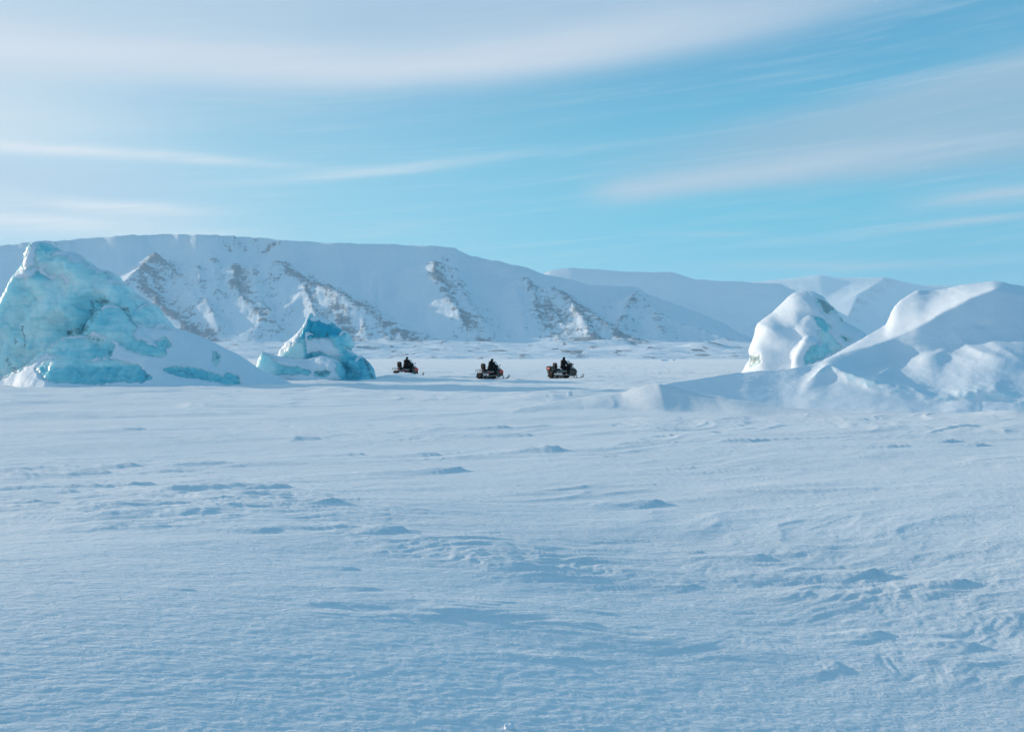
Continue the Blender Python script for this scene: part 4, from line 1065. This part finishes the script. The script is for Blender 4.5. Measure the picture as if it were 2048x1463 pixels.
def snowmobile(label, loc, rz, kind):
    r = empty("snowmobile", loc, rz); tag(r, label, "snowmobile", "snowmobiles crossing the sea ice")
    r.scale = (.9, 1, 1)
    # rubber track: closed loop with lugs
    path = []
    def arc(cx, cz, R, a0, a1, n): path.extend((cx + R * math.cos(math.radians(a0 + (a1 - a0) * i / n)), cz + R * math.sin(math.radians(a0 + (a1 - a0) * i / n))) for i in range(n + 1))
    arc(-1.42, .235, .215, 270, 90, 9); arc(.30, .33, .14, 90, -30, 6); arc(.05, .06, .04, -60, -90, 2)
    V, Fc = [], []; n = len(path); cx, cz = -.6, .22
    for (x, z) in path:
        dx, dz = x - cx, z - cz
        for y in (-.25, .25): V.append((x, y, z))
        for y in (-.25, .25): V.append((x - dx * .05, y, cz + dz * .86))
    for i in range(n):
        a, b = 4 * i, 4 * ((i + 1) % n); Fc += [(a, a + 1, b + 1, b), (a + 2, b + 2, b + 3, a + 3), (a, b, b + 2, a + 2), (a + 1, a + 3, b + 3, b + 1)]
    tr = from_bm("track", V, Fc, M['rubber'], r)
    lg = []; acc = 0; step = .085; last = path[0]
    for i in range(n):
        p, q = path[i], path[(i + 1) % n]; L = math.hypot(q[0] - p[0], q[1] - p[1]); s = step - acc
        while s < L:
            t = s / L; ang = math.atan2(q[1] - p[1], q[0] - p[0]); x, z = p[0] + (q[0] - p[0]) * t, p[1] + (q[1] - p[1]) * t
            lg.append(((x + math.sin(ang) * -.0, 0, z), (.018, .46, .05), 0.0, -ang)); s += step
        acc = L - (s - step)
    boxes("lugs", lg, M['rubber'], tr, 0)
    for x, z, R in ((-1.42, .235, .15), (-1.0, .15, .09), (-.55, .14, .08), (-.1, .15, .08), (.28, .32, .10)):
        tubes("bogie_wheel", [([(x, -.20, z), (x, .20, z)], R)], M['snowy'] if R > .12 else M['black'], r, 16)
    tubes("suspension_rail", [([(-1.45, s, .10), (-.3, s, .09), (.1, s, .14), (.3, s, .26)], .022) for s in (-.12, .12)] + [([(-.9, s, .12), (-.45, s, .45)], .02) for s in (-.12, .12)], M['alu'], r)
    # tunnel and running boards
    prof("tunnel", [(-1.62, .44), (.30, .50), (.30, .57), (-1.62, .52)], -.235, .235, M['alu'], r, .01)
    prof("snow_flap", [(-1.62, .50), (-1.78, .16), (-1.76, .15), (-1.58, .46)], -.25, .25, M['rubber'], r, .005)
    for s in (-1, 1):
        boxes("running_board", [((-.45, s * .36, .26), (1.45, .20, .03)), ((-.45, s * .455, .285), (1.45, .02, .05))] + [((-1.10 + i * .13, s * .36, .279), (.03, .18, .012)) for i in range(11)], M['alu'], r, .004)
        tubes("board_strut", [([(-1.15, s * .45, .28), (-1.45, s * .26, .48)], .016), ([(-1.15, s * .45, .28), (-1.60, s * .26, .50)], .012)], M['alu'], r)
        boxes("side_panel", [((-.55, s * .245, .60), (1.05, .03, .10)), ((-.75, s * .26, .62), (.34, .02, .07))], M['snowy'], r, .006)
    if kind != 'black':
        for s in (-1, 1): prof("red_stripe", [(-.92, .46), (-.52, .48), (-.44, .57), (-.86, .52)], s * .262 - .006, s * .262 + .006, M['red'], r, .003)
    # seat and passenger backrest
    prof("seat", [(-1.20, .58), (-1.16, .80), (-.72, .79), (-.58, .70), (-.10, .70), (.10, .80), (.18, .82), (.22, .56)], -.17, .17, M['seat'], r, .045, .93)
    prof("backrest", [(-1.22, .78), (-1.26, 1.02), (-1.25, 1.20), (-1.18, 1.25), (-1.06, 1.22), (-1.02, 1.10), (-1.02, .90), (-1.06, .78)], -.19, .19, M['seat'], r, .045, .88)
    for s in (-1, 1): tubes("grab_handle", [([(-1.12, s * .19, .80), (-1.08, s * .26, .92), (-.92, s * .27, .96), (-.82, s * .24, .88)], .016)], M['black'], r)
    # rear rack
    rz_ = .64
    sp = [([(-1.30, -.25, rz_), (-1.82, -.25, rz_), (-1.86, 0, rz_), (-1.82, .25, rz_), (-1.30, .25, rz_)], .014), ([(-1.30, -.25, .76), (-1.80, -.25, .76), (-1.84, 0, .76), (-1.80, .25, .76), (-1.30, .25, .76)], .014)]
    sp += [([(x, s * .25, .76), (x, s * .25, .52)], .012) for x in (-1.34, -1.58, -1.80) for s in (-1, 1)] + [([(x, -.25, rz_), (x, .25, rz_)], .010) for x in (-1.40, -1.55, -1.70)]
    tubes("cargo_rack", sp, M['black'], r)
    boxes("tail_light", [((-1.30, 0, .70), (.04, .22, .05))], M['red'], r, .01)
    # cowl
    body = M['black']
    prof("hood", [(.10, .56), (.16, .86), (.34, .98), (.58, .99), (.80, .92), (1.02, .78), (1.16, .62), (1.20, .50), (1.12, .40), (.60, .34), (.12, .40)], -.29, .29, body, r, .06, .80)
    for s in (-1, 1):
        prof("flank_panel", [(.02, .30), (.04, .62), (.22, .74), (.60, .80), (.92, .70), (1.06, .54), (.98, .36), (.70, .20), (.24, .17)], s * .345 - .075, s * .345 + .075, body, r, .035, .80)
        prof("colour_panel", [(.44, .58), (.56, .76), (.86, .72), (1.02, .57), (.92, .48), (.60, .50)], s * .425 - .012, s * .425 + .012, M['red'] if kind != 'black' else M['black'], r, .008)
        if kind == 'black' : pass
        prof("decal", [(.40, .875), (.60, .90), (.86, .80), (.92, .735), (.70, .80), (.44, .83)], s * .30 - .012, s * .30 + .012, M['white'], r, .004)
        boxes("side_reflector", [((.55, s * .425, .525), (.075, .02, .045))], M['amber'], r, .006)
        boxes("vent", [((.30, s * .42, .50 + i * .05), (.12, .012, .018)) for i in range(3)], M['alu'], r, .003)
        prof("headlight", [(.86, .86), (1.04, .74), (1.02, .70), (.84, .80)], s * .14 - .09, s * .14 + .09, M['lamp'], r, .015)
    prof("belly_pan", [(.55, .36), (1.12, .42), (1.10, .36), (.80, .22), (.60, .20)], -.26, .26, M['red'] if kind != 'black' else M['black'], r, .02, .9)
    prof("dashboard", [(.22, .94), (.30, 1.05), (.50, 1.09), (.66, 1.02), (.66, .94)], -.19, .19, M['black'], r, .03, .85)
    # windshield: curved clear sheet
    V, Fc = [], []; nu, nv = 13, 8
    for lay in (0, .006):
        for j in range(nv):
            t = j / (nv - 1)
            for i in range(nu):
                u = (i / (nu - 1) - .5) * 2; w = .31 * (1 - .30 * t ** 2); y = u * w
                x = .78 - .36 * t - .17 * u * u - lay; z = .98 + .40 * t * (1 - .10 * u * u) - .10 * u * u * (1 - t)
                V.append((x, y, z))
    off = nu * nv
    for j in range(nv - 1):
        for i in range(nu - 1):
            a = j * nu + i; Fc.append((a, a + 1, a + nu + 1, a + nu)); Fc.append((a + off, a + nu + off, a + nu + 1 + off, a + 1 + off))
    rim = [i for i in range(nu)] + [j * nu + nu - 1 for j in range(1, nv)] + [(nv - 1) * nu + i for i in range(nu - 2, -1, -1)] + [j * nu for j in range(nv - 2, 0, -1)]
    for a, b in zip(rim, rim[1:] + rim[:1]): Fc.append((a, a + off, b + off, b))
    ws = from_bm("windshield", V, Fc, M['glass'], r, smooth=True)
    tubes("windshield_trim", [([V[i] for i in rim[nu - 1: nu - 1 + nv + nu - 1 + nv - 1]], .007)], M['black'], ws, 6)
    # handlebar with grips, mirrors
    tubes("steering_post", [([(.42, 0, .78), (.30, 0, 1.04)], .025)], M['black'], r)
    tubes("handlebar", [([(.24, -.36, 1.05), (.30, -.22, 1.08), (.31, 0, 1.05), (.30, .22, 1.08), (.24, .36, 1.05)], .014)], M['black'], r)
    for s in (-1, 1):
        tubes("grip", [([(.26, s * .27, 1.065), (.235, s * .38, 1.045)], .022)], M['rubber'], r)
        tubes("brake_lever", [([(.30, s * .22, 1.07), (.33, s * .30, 1.06), (.31, s * .37, 1.04)], .007)], M['alu'], r)
        tubes("mirror", [([(.60, s * .30, .98), (.58, s * .38, 1.08)], .010), ([(.57, s * .385, 1.06), (.57, s * .40, 1.15)], [.035, .045])], M['black'], r)
    # front suspension and skis
    for s in (-1, 1):
        y = s * .50
        pth = [(.52, .035), (.60, .03), (1.20, .03), (1.42, .055), (1.58, .12), (1.70, .235)]
        V, Fc = [], []
        for (x, z), w in zip(pth, (.05, .075, .085, .08, .07, .05)):
            V += [(x, y - w, z), (x, y + w, z), (x, y + w, z + .025), (x, y - w, z + .025)]
        for i in range(len(pth) - 1):
            for k in range(4): a = 4 * i + k; b = 4 * i + (k + 1) % 4; Fc.append((a, b, b + 4, a + 4))
        Fc += [(0, 3, 2, 1), tuple(4 * (len(pth) - 1) + k for k in range(4))]
        sk = from_bm("ski", V, Fc, M['ski'], r, bevel=.006)
        tubes("ski_loop", [([(1.70, y, .24), (1.73, y, .30), (1.70, y, .345), (1.62, y, .345), (1.52, y, .27), (1.40, y, .15), (1.30, y, .07)], .017)], M['ski'], sk)
        tubes("ski_leg", [([(.93, y, .05), (.86, s * .47, .30), (.84, s * .46, .42)], [.035, .028, .024])], M['black'], r)
        tubes("suspension_arm", [([(.86, s * .46, .24), (.66, s * .20, .30)], .016), ([(.86, s * .46, .24), (1.02, s * .20, .32)], .016), ([(.85, s * .44, .36), (.84, s * .20, .42)], .014)], M['black'], r)
        tubes("shock_absorber", [([(.88, s * .42, .28), (.84, s * .22, .62)], .030)], M['red'] if kind != 'black' else M['alu'], r, 10)
    if kind == 'black':
        prof("cargo_box", [(-1.88, .66), (-1.90, .88), (-1.80, .98), (-1.36, .98), (-1.28, .90), (-1.28, .66)], -.30, .30, M['seat'], r, .03, .94)
        for s in (-1, 1):
            for x0 in (-1.78, -1.56):     # pale buckle outlines on the box side
                bx = [((x0, s * .306, .905), (.12, .014, .022)), ((x0 + .055, s * .306, .865), (.022, .014, .09)), ((x0 - .055, s * .306, .885), (.02, .014, .04))]
                boxes("buckle", bx, M['beige'], r, .003)
            boxes("strap", [((-1.60, s * .306, .74), (.50, .012, .022))], M['beige'], r, .003)
        boxes("rear_reflector", [((-1.905, 0, .80), (.04, .34, .16))], M['redp'], r, .01)
        prof("saddlebag", [(-1.70, .42), (-1.70, .62), (-1.30, .62), (-1.28, .44)], -.34, .34, M['seat'], r, .03)
    return r


M['redp'] = flat("faded_red_plastic", (.48, .09, .10), .5)


def rider(label, sled, hat, lean=0.0, stance=0.0, turn=0.0):
    r = empty("person", sled.location.copy(), sled.rotation_euler[2]); tag(r, label, "person", "riders on the snowmobiles")
    lx = lean
    hipz = .83 + stance; hip = (-.22, 0, hipz); chest = (-.16 + lx * .6, 0, hipz + .36); neck = (-.12 + lx, 0, hipz + .53); head = (-.08 + lx * 1.2, 0, hipz + .655)
    # one continuous body, slim, inside the clothes
    P = [('cap', hip, chest, .12, .14), ('cap', chest, neck, .13, .055), ('cap', neck, head, .055, .06), ('ell', head, (.098, .076, .118), .02), ('ell', (head[0] + .012, 0, head[2] - .05), (.078, .058, .07), .02),
         ('ell', (head[0] + .100, 0, head[2] - .018), (.020, .014, .030), .012), ('ell', (head[0] + .085, 0, head[2] - .095), (.022, .026, .020), .02), ('ell', (head[0] + .080, 0, head[2] - .062), (.022, .030, .010), .01),
         ('ell', (head[0] + .104, .032, head[2] + .004), (.018, .017, .012), .008, True), ('ell', (head[0] + .104, -.032, head[2] + .004), (.018, .017, .012), .008, True)]
    for s in (-1, 1):
        P += [('ell', (head[0], s * .078, head[2] - .012), (.020, .012, .032), .008)]
        sh = (neck[0] - .02, s * .19, neck[2] - .07); el = (.06 + lx * .5, s * .36, hipz + .16 - stance * .5); ha = (.24, s * .33, 1.075)
        kn = (.20, s * .27, .80 + stance * .6); an = (.10, s * .35, .36); toe = (.28, s * .36, .32)
        P += [('cap', chest, sh, .11, .07), ('cap', sh, el, .055, .042), ('cap', el, ha, .042, .028), ('cap', hip, (hip[0] + .02, s * .11, hipz - .02), .12, .10),
              ('cap', (hip[0] + .02, s * .11, hipz - .02), kn, .09, .062), ('cap', kn, an, .06, .042), ('cap', an, toe, .045, .035)]
        hx = ha
        for f, (dz, L) in enumerate(((.022, .085), (.008, .095), (-.008, .09), (-.022, .07))):
            a = (hx[0] + .015, hx[1] + s * (-.03 + .02 * f), hx[2] + .012); b = (hx[0] + .05, a[1], hx[2] + .004); c = (hx[0] + .045, a[1], hx[2] - .03); 
            P += [('cap', a, b, .010, .009, .006), ('cap', b, c, .009, .008, .004)]
        P += [('cap', (hx[0], hx[1] - s * .03, hx[2]), (hx[0] + .03, hx[1] - s * .055, hx[2] - .02), .012, .009, .006)]
    sdf_mesh("body", P, [(-.45, .50), (-.50, .50), (.26, hipz + .84)], .017, M['skin'], r, k=.03)
    # snowsuit
    S = [('cap', hip, chest, .20, .21), ('cap', chest, (neck[0], 0, neck[2] - .02), .19, .10), ('ell', (hip[0] - .02, 0, hipz - .02), (.20, .20, .14), .05), ('cap', (neck[0] - .05, 0, neck[2] + .0), (neck[0] + .03, 0, neck[2] + .005), .095, .085, .03)]
    for s in (-1, 1):
        sh = (neck[0] - .02, s * .19, neck[2] - .08); el = (.06 + lx * .5, s * .36, hipz + .16 - stance * .5); ha = (.24, s * .33, 1.075)
        w = tuple(el[i] + (ha[i] - el[i]) * .80 for i in range(3)); kn = (.20, s * .27, .80 + stance * .6); an = (.10, s * .35, .44)
        S += [('cap', chest, sh, .15, .10), ('cap', sh, el, .098, .078), ('cap', el, w, .076, .056), ('cap', (hip[0], s * .10, hipz - .02), kn, .135, .105), ('cap', kn, an, .105, .088)]
    def fold(P_, f): return f + .012 * fbm3(P_, 7.0, 2, 3) + .006 * fbm3(P_, 18.0, 2, 4)
    sdf_mesh("snowsuit", S, [(-.50, .50), (-.55, .55), (.30, hipz + .70)], .021, M['suit'], r, k=.045, post=fold)
    for s in (-1, 1):
        an = (.10, s * .35, .40); sdf_mesh("boot", [('cap', (an[0], an[1], .47), (an[0], an[1], .35), .072, .066), ('cap', (an[0] - .02, an[1], .335), (an[0] + .20, an[1] + s * .01, .33), .052, .048)],
                                          [(-.05, .42), (an[1] - .15, an[1] + .15), (.24, .58)], .014, M['boot'], r, k=.03)
        ha = (.24, s * .33, 1.075); G = [('cap', (ha[0] - .09, ha[1] + s * .005, ha[2] - .035), (ha[0] - .01, ha[1], ha[2]), .046, .038), ('ell', (ha[0] + .01, ha[1], ha[2] + .008), (.045, .050, .028), .02)]
        for f in range(4):
            a = (ha[0] + .02, ha[1] + s * (-.036 + .024 * f), ha[2] + .016); b = (ha[0] + .056, a[1], ha[2] + .006); c = (ha[0] + .045, a[1], ha[2] - .034)
            G += [('cap', a, b, .0135, .0125, .004), ('cap', b, c, .0125, .011 - .001 * (f == 3), .003)]
        G += [('cap', (ha[0] - .005, ha[1] - s * .04, ha[2]), (ha[0] + .03, ha[1] - s * .062, ha[2] - .02), .016, .013, .006)]
        sdf_mesh("glove", G, [(ha[0] - .16, ha[0] + .09), (ha[1] - .10, ha[1] + .10), (ha[2] - .11, ha[2] + .06)], .0085, M['boot'], r, k=.015)
    hd = head
    if hat == 'cap':     # dark cap with bill and pale ear flaps
        sdf_mesh("cap", [('ell', (hd[0] - .012, 0, hd[2] + .045), (.118, .096, .095), .02), ('ell', (hd[0] - .03, 0, hd[2] - .04), (.09, .10, .06), .03), ('ell', (hd[0] + .135, 0, hd[2] + .045), (.070, .065, .012), .015),
                         ('ell', (hd[0] + .09, 0, hd[2] - .075), (.10, .055, .085), .01, True), ('ell', (hd[0] + .10, 0, hd[2] - .02), (.06, .065, .05), .01, True)],
                 [(hd[0] - .18, hd[0] + .23), (-.14, .14), (hd[2] - .14, hd[2] + .17)], .008, M['fur'], r, k=.02)
        for s in (-1, 1): sdf_mesh("ear_flap", [('ell', (hd[0] - .03, s * .095, hd[2] - .03), (.045, .016, .050), .01)], [(hd[0] - .10, hd[0] + .04), (s * .095 - .03, s * .095 + .03), (hd[2] - .10, hd[2] + .04)], .006, M['beige'], r)
    elif hat == 'hood':
        sdf_mesh("fur_hat", [('ell', (hd[0] - .01, 0, hd[2] + .06), (.118, .105, .090), .02), ('ell', (hd[0] - .05, 0, hd[2] - .04), (.085, .110, .075), .03), ('ell', (hd[0] + .11, 0, hd[2] - .05), (.09, .06, .085), .01, True)],
                 [(hd[0] - .18, hd[0] + .16), (-.15, .15), (hd[2] - .15, hd[2] + .18)], .008, M['fur'], r, k=.02, post=lambda P_, f: f + .008 * fbm3(P_, 45, 2, 6))
        sdf_mesh("lowered_hood", [('ell', (neck[0] - .13, 0, neck[2] + .02), (.085, .13, .085), .02), ('cap', (neck[0] - .10, .08, neck[2] + .02), (neck[0] + .05, .07, neck[2] + .0), .055, .045), ('cap', (neck[0] - .10, -.08, neck[2] + .02), (neck[0] + .05, -.07, neck[2] + .0), .055, .045)],
                 [(neck[0] - .26, neck[0] + .15), (-.18, .18), (neck[2] - .12, neck[2] + .14)], .011, M['suit'], r, k=.04)
        sdf_mesh("scarf", [('cap', (neck[0] + .02, -.05, neck[2] + .04), (neck[0] + .02, .05, neck[2] + .04), .070, .070)], [(neck[0] - .10, neck[0] + .14), (-.15, .15), (neck[2] - .06, neck[2] + .15)], .01, M['beige'], r)
    else:
        sdf_mesh("balaclava", [('ell', (hd[0] - .006, 0, hd[2] + .020), (.118, .096, .125), .02), ('ell', (hd[0] + .01, 0, hd[2] - .09), (.085, .075, .08), .04), ('cap', (neck[0], 0, neck[2] - .02), (neck[0] + .01, 0, neck[2] + .06), .095, .08, .03),
                              ('ell', (hd[0] + .115, 0, hd[2] + .002), (.06, .058, .034), .01, True)], [(hd[0] - .18, hd[0] + .18), (-.16, .16), (hd[2] - .28, hd[2] + .19)], .009, M['suit'], r, k=.03)
    return r


def park(px, py, Y, yaw):
    x = (px - CX) / F * Y; return Vector((x, Y, float(ground_h([x], [Y])[0]) - .015)), math.radians(yaw)


l3, a3 = park(1130, 0, 78.7, 37)
s3 = snowmobile("black snowmobile with a cargo box behind the seat, nearest the snow mound", l3, a3, 'black')
rider("person in black snowsuit and dark balaclava sitting upright on the rightmost snowmobile", s3, 'mask', lean=-.02, stance=.07)
l2, a2 = park(984, 0, 78.7, 49)
s2 = snowmobile("black and red snowmobile with an empty rear rack, middle one of three", l2, a2, 'red')
rider("person in black with fur hat and lowered hood on the middle snowmobile", s2, 'hood', lean=.09, stance=-.02)
l1, a1 = park(815, 0, 82.5, 56)
s1 = snowmobile("black and red snowmobile half hidden behind a low snow drift, leftmost of three", l1, a1, 'red')
rider("person in black with billed cap sitting tall on the leftmost snowmobile", s1, 'cap', lean=.03, stance=.02)
# olive bag strapped before the windshield of the black machine
b_ = sdf_mesh("duffel_bag", [('cap', (0, -.14, 0), (0, .14, 0), .095, .09), ('ell', (0.02, 0, .03), (.09, .12, .08), .03)], [(-.16, .16), (-.30, .30), (-.15, .17)], .014, M['olive'], None)
b_.location = s3.matrix_basis @ Vector((.60, -.02, 1.12)); b_.rotation_euler = (0, 0, a3); tag(b_, "olive canvas bag resting on the dashboard of the rightmost snowmobile", "bag")

# ------------------------------------------------------------------ thin frosty air over the whole fjord
def haze():
    z0, z1, X, Y0, Y1 = -6.0, 1150.0, 16500, -16500, 16500
    V = [(x, y, z) for z in (z0, z1) for (x, y) in ((-X, Y0), (X, Y0), (X, Y1), (-X, Y1))]
    Fc = [(0, 3, 2, 1), (4, 5, 6, 7), (0, 1, 5, 4), (1, 2, 6, 5), (2, 3, 7, 6), (3, 0, 4, 7)]
    me = bpy.data.meshes.new("haze"); me.from_pydata(V, [], Fc); o = bpy.data.objects.new("haze", me); COL.objects.link(o); o['kind'] = 'stuff'
    m = bpy.data.materials.new("haze"); m.use_nodes = True; nt = m.node_tree; nt.nodes.clear()
    out = nt.nodes.new('ShaderNodeOutputMaterial'); v = nt.nodes.new('ShaderNodeVolumePrincipled')
    v.inputs['Color'].default_value = (.62, .86, 1, 1); v.inputs['Density'].default_value = HAZE; v.inputs['Anisotropy'].default_value = .2
    nt.links.new(v.outputs[0], out.inputs['Volume']); me.materials.append(m)


HAZE = 5.8e-5
haze()
